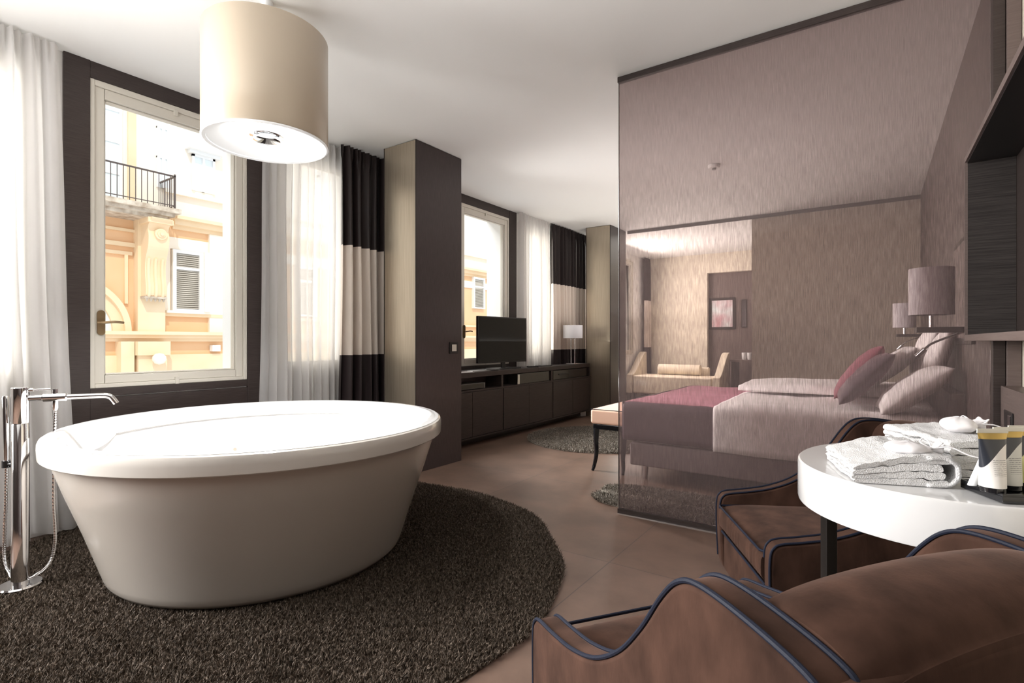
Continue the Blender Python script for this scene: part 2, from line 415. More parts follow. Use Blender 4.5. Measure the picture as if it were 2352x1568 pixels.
        if bevel:
            b = o.modifiers.new('bevel', 'BEVEL'); b.width = bevel; b.segments = seg; b.limit_method = 'ANGLE'; b.angle_limit = math.radians(35)
            b.harden_normals = False
        if subsurf:
            b = o.modifiers.new('subsurf', 'SUBSURF'); b.levels = subsurf; b.render_levels = subsurf
        if smooth and not subsurf and not bevel:
            me.set_sharp_from_angle(angle=math.radians(angle))
        elif bevel and not subsurf:
            b = o.modifiers.new('normals', 'WEIGHTED_NORMAL'); b.keep_sharp = True
        return o

def cr(pts, n=8, closed=False):
    """Catmull-Rom through points"""
    P = [np.array(p, float) for p in pts]; out = []; m = len(P)
    rng = range(m) if closed else range(m - 1)
    for i in rng:
        if closed: a, b, c, d = P[(i-1) % m], P[i], P[(i+1) % m], P[(i+2) % m]
        else: a, b, c, d = P[max(i-1, 0)], P[i], P[i+1], P[min(i+2, m-1)]
        for k in range(n):
            t = k / n
            out.append(0.5 * ((2*b) + (-a+c)*t + (2*a-5*b+4*c-d)*t*t + (-a+3*b-3*c+d)*t**3))
    if not closed: out.append(P[-1])
    return [tuple(map(float, p)) for p in out]

def circle(c, r, z, n=40):
    return [(c[0] + r*math.cos(2*PI*i/n), c[1] + r*math.sin(2*PI*i/n), z) for i in range(n)]

H = 2.79          # ceiling height
XW = -3.90        # window wall
S = 'structure'
# ================================================================== SETTING
tag(MB().box((-4.35, -2.7, -0.12), (1.2, 10.7, 0.0)).build('floor', 'tiles'), kind=S)
tag(MB().box((-4.35, -2.7, H), (1.2, 10.7, H + 0.15)).build('ceiling', 'ceiling'), kind=S)

# window wall with cut openings, one invented behind the near column for its fill light: (y0, y1, z0, z1)
holes = [(-1.45, -0.05, 0.80, 2.68), (0.0, 0.90, 0.85, 2.68), (1.157, 2.12, 0.815, 2.69), (2.36, 3.12, 0.85, 2.68), (3.78, 4.40, 0.85, 2.68), (4.60, 5.56, 0.815, 2.69),
         (5.80, 6.60, 0.85, 2.68), (8.2, 9.8, 0.85, 2.68)]
w = MB(); y = -2.7
for a, b, c, d in holes:
    w.box((-4.25, y, 0), (XW, a, H)); w.box((-4.25, a, 0), (XW, b, c)); w.box((-4.25, a, d), (XW, b, H)); y = b
w.box((-4.25, y, 0), (XW, 10.7, H))
tag(w.build('wall_left', 'white_wall'), kind=S)
tag(MB().box((XW, -2.7, 0), (XW + 0.015, 1.03, 0.12)).box((XW, 2.28, 0), (XW + 0.015, 4.44, 0.12)).build('baseboard_left', 'white_wall', bevel=0.004), kind=S)
tag(MB().box((0.52, -2.7, 0), (1.2, 3.14, H)).build('wall_right', 'cream_wall'), kind=S)
tag(MB().box((0.50, -2.69, 0), (0.519, 0.80, H - .002)).build('bounce_absorber', 'wenge'), kind=S)  # unseen dark boarding added to cut bounce off the right wall
tag(MB().box((-4.25, -2.85, 0), (1.2, -2.7, H)).build('wall_rear', 'wenge'), kind=S)  # unseen wall, finished dark to cut light bounced onto the near chair
tag(MB().box((0.43, 3.17, 0), (1.2, 10.5, H)).build('wall_headboard', 'headboard'), kind=S)
tag(MB().box((0.52, 3.14, 0), (1.2, 3.17, H)).build('trim_3', 'cream_wall'), kind=S)
tag(MB().box((-1.37, 7.67, 0), (0.43, 7.80, H)).build('wall_partition', 'beige_wall'), kind=S)
tag(MB().box((-3.13, 7.64, H - 0.045), (0.43, 7.66, H)).build('trim_4', 'wenge'), kind=S)
tag(MB().box((-4.25, 10.5, 0), (-2.67, 10.7, H)).box((-2.67, 10.5, 2.42), (-1.55, 10.7, H)).box((-1.55, 10.5, 0), (1.2, 10.7, H)).build('wall_far', 'cream_wall'), kind=S)
tag(MB().box((-2.67, 10.62, 0), (-1.55, 10.7, 2.42)).build('wall_recess', 'wood_mauve'), kind=S)

# dark timber surround of a window: flat boards with a rail joint
def surround(name, ya, yb, h):
    a, b, c, d = h; x1 = XW + 0.022
    m = MB()
    m.box((XW, ya, 0), (x1, a, H)); m.box((XW, b, 0), (x1, yb, H))
    m.box((XW, a, d), (x1 - .004, b, H)); m.box((XW, a, 0.765), (x1 - .002, b, c)); m.box((XW, a, 0), (x1 - .004, b, 0.758))
    return tag(m.build(name, 'wenge', bevel=0.002, seg=1), kind=S)
surround('trim_1', 1.03, 2.28, holes[2]); surround('trim_2', 4.44, 5.72, holes[5])

def window(name, h, handle_y=None, detail=True):
    a, b, c, d = h
    t = thing(name, None, None, (XW, (a+b)/2, c), kind=S)
    x0 = XW - 0.09; x1 = XW + 0.012
    f = MB()
    e = 0.026
    for lo, hi in (((a, c), (a + e, d)), ((b - e, c), (b, d)), ((a + e, d - e - .01), (b - e, d)), ((a + e, c), (b - e, c + e))):
        f.box((x0, lo[0], lo[1]), (x1, hi[0], hi[1]))
    f.build('window_frame', 'win_white', t, bevel=0.004, seg=2)
    s = MB(); q = 0.052; a2, b2, c2, d2 = a + e, b - e, c + e, d - e - .01
    for lo, hi in (((a2, c2), (a2 + q, d2)), ((b2 - q, c2), (b2, d2)), ((a2 + q, d2 - q - .012), (b2 - q, d2)), ((a2 + q, c2), (b2 - q, c2 + q))):
        s.box((x0 + .015, lo[0] + .001, lo[1] + .001), (x1 - .012, hi[0] - .001, hi[1] - .001))
    r = 0.010; a3, b3, c3, d3 = a2 + q, b2 - q, c2 + q, d2 - q - .012
    for lo, hi in (((a3, c3), (a3 + r, d3)), ((b3 - r, c3), (b3, d3)), ((a3 + r, d3 - r), (b3 - r, d3)), ((a3 + r, c3), (b3 - r, c3 + r))):
        s.box((x0 + .03, lo[0], lo[1]), (x1 - .03, hi[0], hi[1]))
    if detail:  # catch plates on the top and bottom rails
        ym = (a + b) / 2
        s.box((x1 - .013, ym - .02, d2 - .03), (x1 + .006, ym + .005, d2 + .01)); s.box((x1 - .013, ym - .012, c2 - .03), (x1 + .006, ym + .012, c2 + .02))
    sh = s.build('sash', 'win_white', t, bevel=0.003, seg=2)
    MB().box((x0 + .045, a3 + .002, c3 + .002), (x0 + .051, b3 - .002, d3 - .002)).build('pane', 'pane', sh)
    if handle_y is not None:
        hz = 1.215; hm = MB()
        pts = []
        for i in range(24):
            an = 2*PI*i/24; pts.append((handle_y + .021*math.cos(an), hz + .055*(1 if math.sin(an) >= 0 else -1) + .021*math.sin(an)))
        hm.prism(pts, 0, x1 - .012, x1 - .002)
        hm.tube([(x1 - .004, handle_y, hz), (x1 + .03, handle_y, hz)], .009)
        hm.tube(cr([(x1 + .028, handle_y - .03, hz - .002), (x1 + .034, handle_y, hz), (x1 + .036, handle_y + .06, hz + .006), (x1 + .03, handle_y + .105, hz + .002)], 5), .008)
        hm.build('window_handle', 'bronze', t, smooth=True)
    return t
window('window_1', holes[2], 1.215); window('window_2', holes[5], 4.665)
for i, k in enumerate((0, 1, 3, 4, 6, 7)):
    window('window_%d' % (i + 3), holes[k], detail=False)  # includes the invented window around the light behind the near column

# ------------------------------------------------------------------ curtains
def curtain(name, label, y0, y1, xc, amp, folds, matn, flare=0.0, z0=0.03, group=None, seed=0, yslant=(0, 0), ny=None):
    rnd = random.Random(seed); ph = [rnd.uniform(0, 6.28) for _ in range(8)]
    ny = ny or folds * 14; nz = 60
    def fn(u, v):
        z = z0 + (H - 0.012 - z0) * v
        k = 1 - v
        yy = y0 - yslant[0]*k + (y1 + yslant[1]*k - y0 + yslant[0]*k) * u
        yy += 0.012 * math.sin(u*folds*PI*1.3 + ph[0]) * (0.4 + k) + 0.006*math.sin(v*7 + ph[1] + u*5)
        a = amp * (0.75 + 0.45*k) * (1 + 0.35*math.sin(u*9 + ph[2]))
        top = min(1, (1 - v) * 18)
        x = xc + a * math.sin(2*PI*folds*u + ph[3] + 0.5*math.sin(3*u + ph[4] + v*1.3)) * (0.35 + 0.65*top)
        x += 0.35*a * math.sin(2*PI*folds*2.3*u + ph[5]) * (0.6 if top > .9 else 1.6)
        x += flare * k * k * 0.5
        return (max(x, XW + 0.03), yy, z)
    m = MB().grid(fn, ny, nz)
    o = m.build(name, matn, None, smooth=True, angle=180)
    return tag(o, label, 'curtain', group)
curtain('sheer_curtain', 'white sheer floor-length curtain at the far left, behind the chrome bath tap', 0.22, 0.985, -3.80, 0.045, 9, 'sheer', yslant=(0, .09), seed=3)
curtain('sheer_curtain', 'white sheer curtain between the bath window and the first banded drape', 2.22, 2.95, -3.82, 0.035, 11, 'sheer', yslant=(.03, 0), seed=5)
curtain('sheer_curtain', 'white sheer curtain behind the television, right of the bedroom window', 5.66, 6.42, -3.80, 0.04, 10, 'sheer', seed=8)
curtain('banded_drape', 'dark brown drape with a broad cream band, beside the pale tall column', 2.85, 3.42, -3.73, 0.045, 6, 'drape', yslant=(.02, .02), seed=11)
curtain('banded_drape', 'dark brown drape with a cream band hanging behind the table lamp', 6.46, 7.55, -3.785, 0.042, 11, 'drape', seed=12)
curtain('banded_drape', 'small distant banded drape in the sitting room behind the settee', 10.18, 10.46, -3.80, 0.04, 5, 'drape', seed=13)

# ------------------------------------------------------------------ columns
def column(y0, y1, label):
    t = thing('column', label, 'column', (-3.345, (y0+y1)/2, 0))
    MB().box((-3.54, y0 + .008, 0), (-3.15, y1, H - .004)).build('column_body', 'wenge_v', t, bevel=.002, seg=1)
    MB().box((-3.532, y0, 0.0), (-3.158, y0 + .007, H - .006)).build('front_panel', 'bronze_gold', t)
    f = MB()
    f.box((-3.541, y0 - .002, 0), (-3.532, y0 + .01, H - .004)); f.box((-3.158, y0 - .002, 0), (-3.149, y0 + .01, H - .004))
    f.build('edge_strip', 'edge_dark', t)
    return t
column(3.15, 3.735, 'tall column with champagne front and dark wood side, right behind the bathtub')
column(7.06, 7.63, 'smaller distant column with champagne front at the end of the low cabinet')
sw = thing('light_switch', 'small dark square light switch on the dark side of the near column', 'switch', (-3.15, 3.615, 1.04))
MB().box((-3.149, 3.565, 0.99), (-3.140, 3.675, 1.095)).build('switch_plate', 'black_plastic', sw, bevel=.002)
MB().box((-3.140, 3.59, 1.012), (-3.135, 3.65, 1.073)).build('rocker', 'tube_cap', sw, bevel=.002)

# ------------------------------------------------------------------ glass partition
g = thing('glass_partition', 'floor-to-ceiling mauve glass screen with fine vertical threads in front of the bed', 'partition', (-0.46, 3.163, 0))
MB().box((-1.351, 3.157, 0.036), (0.425, 3.169, H - .034)).build('glass_panel', 'thread_glass', g)
MB().box((-1.356, 3.148, H - .036), (0.43, 3.178, H - .002)).build('ceiling_track', 'wenge', g)
MB().box((-1.356, 3.148, 0.0), (0.43, 3.178, 0.034)).build('floor_track', 'wenge', g)
MB().box((-1.353, 3.143, 0.0), (0.43, 3.147, 0.006)).build('steel_bead', 'chrome', g)
MB().box((-1.3535, 3.156, 0.034), (-1.351, 3.170, H - .036)).build('polished_edge', 'chrome', g)
MB().box((0.426, 3.11, 0), (0.468, 3.185, H - .002)).build('end_post', 'wenge', g, bevel=.002, seg=1)
MB().box((0.470, 3.10, 0), (0.518, 3.165, H - .002)).build('jamb_board', 'wood_mauve', g, bevel=.002, seg=1)

# ------------------------------------------------------------------ ceiling lamp over the tub
LC = (-2.49, 1.458)
t = thing('ceiling_lamp', 'big beige drum ceiling lamp hanging over the bathtub', 'lamp', (LC[0], LC[1], H))
t.scale = (1.03, 1.03, 1.03)
MB().lathe([(.276, 2.615), (.279, 2.611), (.279, 2.113), (.277, 2.109), (.269, 2.111), (.269, 2.605), (.0, 2.607)], LC, 96, cap=False).build('lamp_shade', 'shade_beige', t, smooth=True)
MB().lathe([(.2785, 2.1085), (.2805, 2.103), (.273, 2.099), (.258, 2.103), (.258, 2.107)], LC, 96, cap=False).build('rim_ring', 'shade_white', t, smooth=True)
MB().lathe([(.262, 2.105), (.23, 2.119), (.18, 2.149), (.12, 2.168), (.085, 2.175), (.0, 2.177)], LC, 96, cap=False).build('reflector_dish', 'shade_white', t, smooth=True)
MB().tube(circle(LC, .115, 2.146, 48), .012, 10, closed=True).build('light_ring', 'glow', t, smooth=True)
MB().lathe([(.0, 2.112), (.05, 2.112), (.062, 2.118), (.062, 2.126), (.05, 2.132), (0, 2.132)], LC, 40, cap=False).build('chrome_cap', 'chrome', t, smooth=True)
MB().lathe([(.058, 2.134), (.078, 2.138), (.082, 2.161), (.07, 2.171)], LC, 40, cap=False).build('chrome_collar', 'chrome', t, smooth=True)
MB().lathe([(.0, H - .001), (.026, H - .001), (.026, H - .02), (.018, H - .025), (.018, 2.60)], LC, 32, cap=False).build('ceiling_mount', 'shade_white', t, smooth=True)
L = bpy.data.lights.new('bath_lamp_beam', 'SPOT'); L.energy = 100; L.spot_size = math.radians(125); L.spot_blend = 0.5; L.shadow_soft_size = 0.05; L.color = (1, 0.98, 0.96)
lo = bpy.data.objects.new('bath_lamp_beam', L); COL.objects.link(lo); lo.location = (LC[0], LC[1], 2.065)

# ------------------------------------------------------------------ bathtub
TC = (-2.64, 1.55)
t = thing('bathtub', 'round freestanding white bathtub with tapered beige skirt on the dark round rug', 'bathtub', (TC[0], TC[1], 0.02))
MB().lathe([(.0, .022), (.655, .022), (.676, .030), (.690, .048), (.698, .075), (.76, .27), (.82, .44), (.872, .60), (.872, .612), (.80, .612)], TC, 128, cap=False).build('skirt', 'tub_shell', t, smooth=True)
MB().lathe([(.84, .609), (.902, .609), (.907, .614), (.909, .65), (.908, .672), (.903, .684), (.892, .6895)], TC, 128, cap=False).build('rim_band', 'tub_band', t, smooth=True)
MB().lathe([(.893, .6905), (.862, .6925), (.845, .690), (.83, .678), (.815, .64), (.79, .52), (.755, .40), (.70, .28), (.63, .20), (.54, .165), (.30, .155), (.0, .153)], TC, 128, cap=False).build('basin', 'acrylic', t, smooth=True, angle=60)
# raised head-rest pads moulded on the rim
def pad(a0, a1):
    def fn(u, v):
        a = a0 + (a1 - a0)*u; e = math.sin(PI*u)**0.35 if 0 < u < 1 else 0
        r0, r1 = .885, .885 - .115*e
        r = r0 + (r1 - r0)*v
        prof = math.sin(PI*min(1, v*1.05))**0.5 if v < .95 else 0
        base = .690 - max(0, (.845 - r))*1.5
        return (TC[0] + r*math.cos(a), TC[1] + r*math.sin(a), base - .002 + .008*e*prof)
    return MB().grid(fn, 40, 10)
pad(math.radians(-152), math.radians(-108)).build('head_rest', 'acrylic', t, smooth=True, angle=180)
pad(math.radians(28), math.radians(72)).build('head_rest', 'acrylic', t, smooth=True, angle=180)
for i in range(14):
    a = math.radians(10 + i*25.7)
    rr, zz = .757, .41
    c = Vector((TC[0] + rr*math.cos(a), TC[1] + rr*math.sin(a), zz)); n = Vector((-math.cos(a), -math.sin(a), .35)).normalized()
    MB().tube([c - n*.006, c + n*.006], [.014, .011], 14).build('air_jet', 'chrome', t, smooth=True)

# floor-standing bath tap
FX, FY = -3.11, 0.675
D = Vector((0.475, 0.88, 0)).normalized()
t = thing('bath_tap', 'tall chrome floor-standing bath tap with hand shower, left of the bathtub', 'tap', (FX, FY, 0.02))
MB().lathe([(0, .021), (.075, .021), (.078, .026), (.074, .032), (0, .034)], (FX, FY), 40, cap=False).build('base_plate', 'chrome', t, smooth=True)
MB().lathe([(.031, .03), (.031, .735), (.0295, .737), (.0295, .741), (.031, .743), (.031, .895), (.028, .898), (0, .898)], (FX, FY), 40, cap=False).build('pillar', 'chrome', t, smooth=True)
P = lambda s, z, o=0: (FX + D.x*s - D.y*o, FY + D.y*s + D.x*o, z)
MB().tube([P(.0, .882), P(.045, .884)], .009, 12).tube([P(.04, .884), P(.105, .886)], .0045, 10).build('lever', 'chrome', t, smooth=True)
MB().tube([P(.0, .848), P(.075, .848)], .013, 14).tube([P(.075, .848), P(.08, .848), P(.16, .848), P(.165, .848)], [.013, .019, .019, .013], 18).build('mixer_body', 'chrome', t, smooth=True)
MB().tube([P(.12, .85), P(.12, .885)], .010, 14).build('diverter_knob', 'chrome', t, smooth=True)
MB().tube(cr([P(.16, .848), P(.22, .848), P(.29, .848), P(.315, .844), P(.33, .832), P(.345, .808)], 6), .0125, 16).build('spout', 'chrome', t, smooth=True)
def hose_mesh(pts, r):
    q = cr(pts, 40); rr = [r * (1 + .13*math.sin(i*2.1)) for i in range(len(q))]
    return MB().tube(q, rr, 10)
MB().tube([P(.12, .84), P(.12, .80), P(.12, .79)], [.012, .012, .009], 14).build('hose_socket', 'chrome', t, smooth=True)
hose_mesh([P(.12, .79), P(.117, .62), P(.115, .38), P(.12, .20), P(.10, .10), P(.05, .055), P(.02, .045)], .0065).build('shower_hose', 'chrome', t, smooth=True)
hx = -.055
MB().tube([P(-.02, .56, -.0), P(-.055, .56, .02)], .008).tube([P(-.052, .545, .02), P(-.052, .575, .02)], [.016, .016], 16).build('hand_shower_holder', 'black_plastic', t, smooth=True)
MB().tube([P(-.052, .56, .02), P(-.052, .60, .02), P(-.054, .74, .02), P(-.056, .85, .02), P(-.056, .86, .02)], [.009, .011, .0115, .0115, .009], 16).build('hand_shower', 'chrome', t, smooth=True)
hose_mesh([P(-.052, .56, .02), P(-.055, .40, .022), P(-.06, .22, .022), P(-.055, .12, .02), P(-.03, .06, .01)], .0065).build('shower_hose', 'chrome', t, smooth=True)

# ------------------------------------------------------------------ rugs with real pile
def rug(name, label, c, rx, ry, n, hgt, matn, wd, clip=None, p=1.0):
    r = np.sqrt(RNG.random(n)); a = RNG.random(n) * 2*PI
    wob = 1 + .008*np.sin(a*7) + .006*np.sin(a*13 + 1)
    sg = lambda q: np.sign(q)*np.abs(q)**p
    X = r*rx*wob*sg(np.cos(a)); Y = r*ry*wob*sg(np.sin(a))
    if clip is not None:
        k = (X + c[0]) > clip; X = X[k]; Y = Y[k]; n = len(X)
    dr = RNG.random(n)*2*PI; lean = (.2 + .75*RNG.random(n))*hgt
    # neighbouring strands lean alike, as combed shag does
    base = 1.9*np.sin(X*5.1 + 1.3) + 1.7*np.cos(Y*4.3) + 1.3*np.sin((X + Y)*9.7)
    dr = base*.25 + dr
    ht = hgt*(.7 + .5*RNG.random(n)); tw = RNG.random(n)*PI
    wx = np.cos(tw)*wd/2; wy = np.sin(tw)*wd/2
    v = np.zeros((n, 5, 3))
    z0 = .006
    mx = X + np.cos(dr)*lean*.35; my = Y + np.sin(dr)*lean*.35
    tx = X + np.cos(dr)*lean; ty = Y + np.sin(dr)*lean
    v[:, 0] = np.stack([X - wx, Y - wy, np.full(n, z0)], 1); v[:, 1] = np.stack([X + wx, Y + wy, np.full(n, z0)], 1)
    v[:, 2] = np.stack([mx + wx, my + wy, z0 + ht*.62], 1); v[:, 3] = np.stack([mx - wx, my - wy, z0 + ht*.62], 1)
    v[:, 4] = np.stack([tx, ty, z0 + ht], 1)
    me = bpy.data.meshes.new('pile')
    b0 = np.arange(n)*5
    quads = np.stack([b0, b0+1, b0+2, b0+3], 1); tris = np.stack([b0+3, b0+2, b0+4], 1)
    me.vertices.add(n*5); me.vertices.foreach_set('co', v.reshape(-1))
    me.loops.add(n*7); me.loops.foreach_set('vertex_index', np.concatenate([quads.reshape(-1), tris.reshape(-1)]).astype(np.int32))
    me.polygons.add(n*2)
    me.polygons.foreach_set('loop_start', np.concatenate([np.arange(n)*4, n*4 + np.arange(n)*3]).astype(np.int32))
    me.polygons.foreach_set('loop_total', np.concatenate([np.full(n, 4), np.full(n, 3)]).astype(np.int32))
    me.update(calc_edges=True); me.materials.append(M[matn])
    t = thing(name, label, 'rug', (c[0], c[1], 0))
    po = bpy.data.objects.new('pile', me); COL.objects.link(po); po.parent = t; po['kind'] = 'stuff'
    pts = []
    for i in range(96):
        an = 2*PI*i/96; ca, sa = math.cos(an), math.sin(an); pts.append((max(c[0] + rx*.99*math.copysign(abs(ca)**p, ca), clip if clip is not None else -99), c[1] + ry*.99*math.copysign(abs(sa)**p, sa)))
    MB().prism(pts, 2, .0005, .008).build('backing', matn, t)
    return t
rug('shag_rug', 'large round dark brown shag rug under the bathtub', (-2.495, 1.545), 1.43, 1.43, 300000, .021, 'pile_brown', .0031, clip=-3.88)
rug('shag_rug', 'round grey shag rug on the tiles in front of the low cabinet', (-2.575, 5.415), .785, .785, 36000, .022, 'pile_grey', .006)
rug('shag_rug', 'grey bedside shag rug seen through the glass screen', (-0.65, 3.53), 1.02, .29, 24000, .022, 'pile_grey', .006, p=.5)

# ------------------------------------------------------------------ low cabinet with television
t = thing('low_cabinet', 'long low dark wood media cabinet under the bedroom window', 'cabinet', (-3.6, 5.4, 0))
xf, xb, y0c, y1c = -3.477, -3.70, 3.74, 7.05
MB().box((-3.885, y0c, .722), (xf, 5.62, .7775)).box((xb, 5.62, .722), (xf, y1c, .7775)).build('cabinet_top', 'wenge', t, bevel=.003, seg=2)
c = MB(); mods = [3.74, 4.82, 5.93, 7.04]
c.box((xb, y0c, .085), (xb + .02, y1c, .722))
for i, yy in enumerate(mods):
    c.box((xb + .02, yy - .0 if i == 0 else yy - .018, .085), (xf + .012, yy + .018 if i < 3 else yy + .01, .7215))
c.box((xb + .02, y0c, .085), (xf + .02, y1c, .10)); c.box((xb + .02, y0c, .575), (xf + .018, y1c, .592))
c.build('carcass', 'wenge', t)
MB().box((xb, y0c, 0), (-3.60, y1c - .05, .085)).build('plinth', 'steel_dark', t)
for i in range(3):
    a, b = mods[i] + .022, mods[i+1] - .022; mid = (a + b)/2
    if i == 0: a = 3.765
    for q0, q1 in ((a, mid - .002), (mid + .002, b)):
        MB().box((xf + .001, q0, .104), (xf + .019, q1, .571)).build('cabinet_door', 'wenge', t, bevel=.002, seg=1)
rc = thing('receiver', 'flat black media receiver in the open slot of the low cabinet', 'receiver', (-3.6, 4.3, .593))
MB().box((-3.67, 4.05, .597), (-3.50, 4.55, .655)).build('receiver_body', 'grey_plastic', rc, bevel=.003)
MB().box((-3.499, 4.07, .603), (-3.496, 4.53, .65)).build('front_fascia', 'smoke_glass', rc)
mb_ = thing('minibar_tray', 'wide smoked-glass fronted drawer in the middle slot of the cabinet', 'drawer', (-3.6, 5.5, .593))
MB().box((-3.66, 5.20, .594), (-3.480, 5.88, .715)).build('drawer_body', 'smoke_glass', mb_, bevel=.002)
MB().box((-3.4795, 5.14, .595), (-3.470, 5.185, .71)).box((-3.66, 5.14, .595), (-3.4795, 5.185, .600)).build('steel_side_plate', 'chrome', mb_, bevel=.001)
sf = thing('safe_box', 'grey box with a letter slot in the right slot of the cabinet', 'box', (-3.6, 6.1, .593))
MB().box((-3.66, 6.0, .594), (-3.485, 6.42, .714)).build('box_body', 'smoke_glass', sf, bevel=.002)
MB().box((-3.4845, 6.14, .65), (-3.478, 6.42, .668)).build('slot', 'black_plastic', sf)
MB().box((-3.66, 6.425, .594), (-3.49, 7.0, .714)).build('dark_drawer', 'black_plastic', sf, bevel=.002)

# television
tv = thing('television', 'black flat-screen television on the low cabinet', 'television', (-3.65, 5.11, .7775))
A1 = Vector((-3.70, 4.68, 0)); A2 = Vector((-3.60, 5.53, 0)); ax = (A2 - A1).normalized(); ay = Vector((ax.y, -ax.x, 0)); ctr = (A1 + A2)/2; hw = (A2 - A1).length/2
MB().obox(ctr - ay*.018, ax, ay, hw, .018, .85, 1.392).build('tv_housing', 'black_plastic', tv, bevel=.004)
MB().obox(ctr + ay*.001, ax, ay, hw - .014, .0012, .868, 1.378).build('tv_screen', 'tv', tv)
MB().obox(ctr - ay*.01, ax, ay, .03, .012, .785, .86).obox(ctr, ax, ay, .21, .10, .778, .788).build('tv_stand', 'black_plastic', tv, bevel=.003)
b_ = MB().obox((-3.56, 4.52), (0.2, 0.98), (0.98, -0.2), .13, .045, .7785, .784).build('magazine', 'grey_plastic'); tag(b_, 'thin grey magazine on the cabinet left of the television', 'magazine')
b_ = MB().lathe([(0, .7785), (.06, .779), (.085, .790), (.082, .791), (.058, .783), (0, .783)], (-3.545, 4.74), 32, cap=False).build('glass_dish', 'grey_plastic', None, smooth=True)
tag(b_, 'shallow grey dish in front of the television', 'dish')
b_ = MB().obox((-3.57, 5.90), (0.1, 0.99), (0.99, -0.1), .12, .05, .7785, .79).build('black_folder', 'black_plastic', None, bevel=.002); tag(b_, 'slim black folder on the cabinet right of the television', 'folder')
b_ = MB().obox((-3.52, 5.55), (0.3, 0.95), (0.95, -0.3), .085, .02, .7785, .795).build('remote_control', 'black_plastic', None, bevel=.004); tag(b_, 'black remote control on the cabinet before the television', 'remote')

# table lamp
tl = thing('table_lamp', 'small table lamp with white drum shade and chrome legs on the low cabinet', 'lamp', (-3.57, 6.72, .7775))
lc = (-3.57, 6.70)
MB().lathe([(.138, 1.148), (.140, 1.148), (.140, 1.333), (.138, 1.333)], lc, 48, cap=False).lathe([(.0, 1.328), (.138, 1.33)], lc, 48, cap=False).build('lamp_shade', 'white_shade', tl, smooth=True)
MB().box((lc[0]-.06, lc[1]-.09, .7785), (lc[0]+.06, lc[1]+.09, .79)).build('lamp_base', 'chrome', tl, bevel=.002)
for s in (-1, 1):
    MB().tube([(lc[0], lc[1]+s*.055, .789), (lc[0], lc[1]+s*.055, 1.14), (lc[0], lc[1], 1.17)], .007, 12).build('stem', 'chrome', tl, smooth=True)
MB().tube([(lc[0], lc[1], 1.165), (lc[0], lc[1], 1.215)], .018, 14).build('bulb_socket', 'chrome', tl, smooth=True)

# ------------------------------------------------------------------ bench at the foot of the bed
bn = thing('bench', 'peach upholstered bench with black curved legs at the foot of the bed', 'bench', (-1.84, 4.8, 0))
def cushion(lo, hi, bulge, nu=16, nv=16):
    x0, y0, z0 = lo; x1, y1, z1 = hi
    return MB().box(lo, hi)
cushion((-2.005, 4.078, .398), (-1.69, 5.62, .525), 0).build('seat_cushion', 'peach', bn, bevel=.022, seg=4)
MB().tube([(-2.0, 4.085, .521), (-1.695, 4.085, .521), (-1.695, 5.615, .521), (-2.0, 5.615, .521)], .004, 8, closed=True).build('cushion_piping', 'navy_piping', bn, smooth=True)
MB().box((-1.99, 4.10, .352), (-1.70, 5.60, .397)).build('seat_rail', 'black_lacquer', bn, bevel=.004)
for sx, sy, px, py in ((-1, -1, -1.968, 4.12), (1, -1, -1.722, 4.12), (-1, 1, -1.968, 5.58), (1, 1, -1.722, 5.58)):
    q = cr([(px, py, .36), (px + .004*sx, py - .002*sy, .25), (px - .002*sx, py + .004*sy, .14), (px + .008*sx, py + .02*sy, .05), (px + .014*sx, py + .045*sy, .0)], 6)
    n = len(q); m = MB()
    rr = [.028 - .014*(i/(n-1)) for i in range(n)]
    m.tube([(a, b, max(c_, .001)) for a, b, c_ in q], rr, 4); m.build('leg', 'black_lacquer', bn, bevel=.003)

# ------------------------------------------------------------------ bed
bd = thing('bed', 'double bed behind the glass screen, its head against the wooden wall', 'bed', (-0.6, 4.95, 0))
MB().box((-1.62, 4.0, .115), (.36, 5.9, .295)).build('bed_base', 'bed_base', bd, bevel=.015)
MB().box((-1.61, 4.01, .297), (.36, 5.89, .50)).build('mattress', 'linen', bd, bevel=.04)
MB().box((.362, 3.95, .05), (.427, 5.95, .80)).build('headboard', 'headboard', bd, bevel=.01)
for x_, y_ in ((-1.52, 4.08), (-1.52, 5.8), (.25, 4.08), (.25, 5.8)):
    MB().lathe([(.018, .001), (.03, .115)], (x_, y_), 16).build('leg', 'chrome', bd, smooth=True)

def cloth_box(x0, x1, y0, y1, z0, z1, rr, amp, seed, hang0=None, nx=60, ny=60, drop_foot=False):
    """bedding: a top sheet that turns down over the near and far sides"""
    rnd = random.Random(seed); o = rnd.uniform(0, 50); m = MB()
    def side(s):       # s in 0..1 runs near hem, up, across, down to the far hem
        hn = z1 - z0
        L = hn + (y1 - y0) + hn; d = s*L
        if d < hn: y, z, ny_, nz_ = y0, z0 + d, -1, 0
        elif d < hn + (y1-y0): y, z, ny_, nz_ = y0 + d - hn, z1, 0, 1
        else: y, z, ny_, nz_ = y1, z1 - (d - hn - (y1-y0)), 1, 0
        # round the shoulders
        for yc, sg in ((y0, 1), (y1, -1)):
            dy = (y - yc)*sg; dz = z1 - z
            if dy < rr and dz < rr:
                t_ = (dy - dz)/rr        # -1..1
                an = PI/4*(1 - t_)
                y = yc + sg*(rr - rr*math.sin(an)); z = z1 - rr + rr*math.cos(an)
                ny_, nz_ = -sg*math.sin(an), math.cos(an)
                break
        return y, z, ny_, nz_
    def fn(u, v):
        x = x0 + (x1 - x0)*u
        y, z, a, b = side(v)
        n = noise.fractal(Vector((x*2.2 + o, y*2.2, z*2.2)), 1.0, 2.0, 3) * amp
        edge = min(1, u*10, (1-u)*10)
        return (x, y + a*n, z + b*n - (1-edge)*.01*b)
    m.grid(fn, nx, ny)
    return m
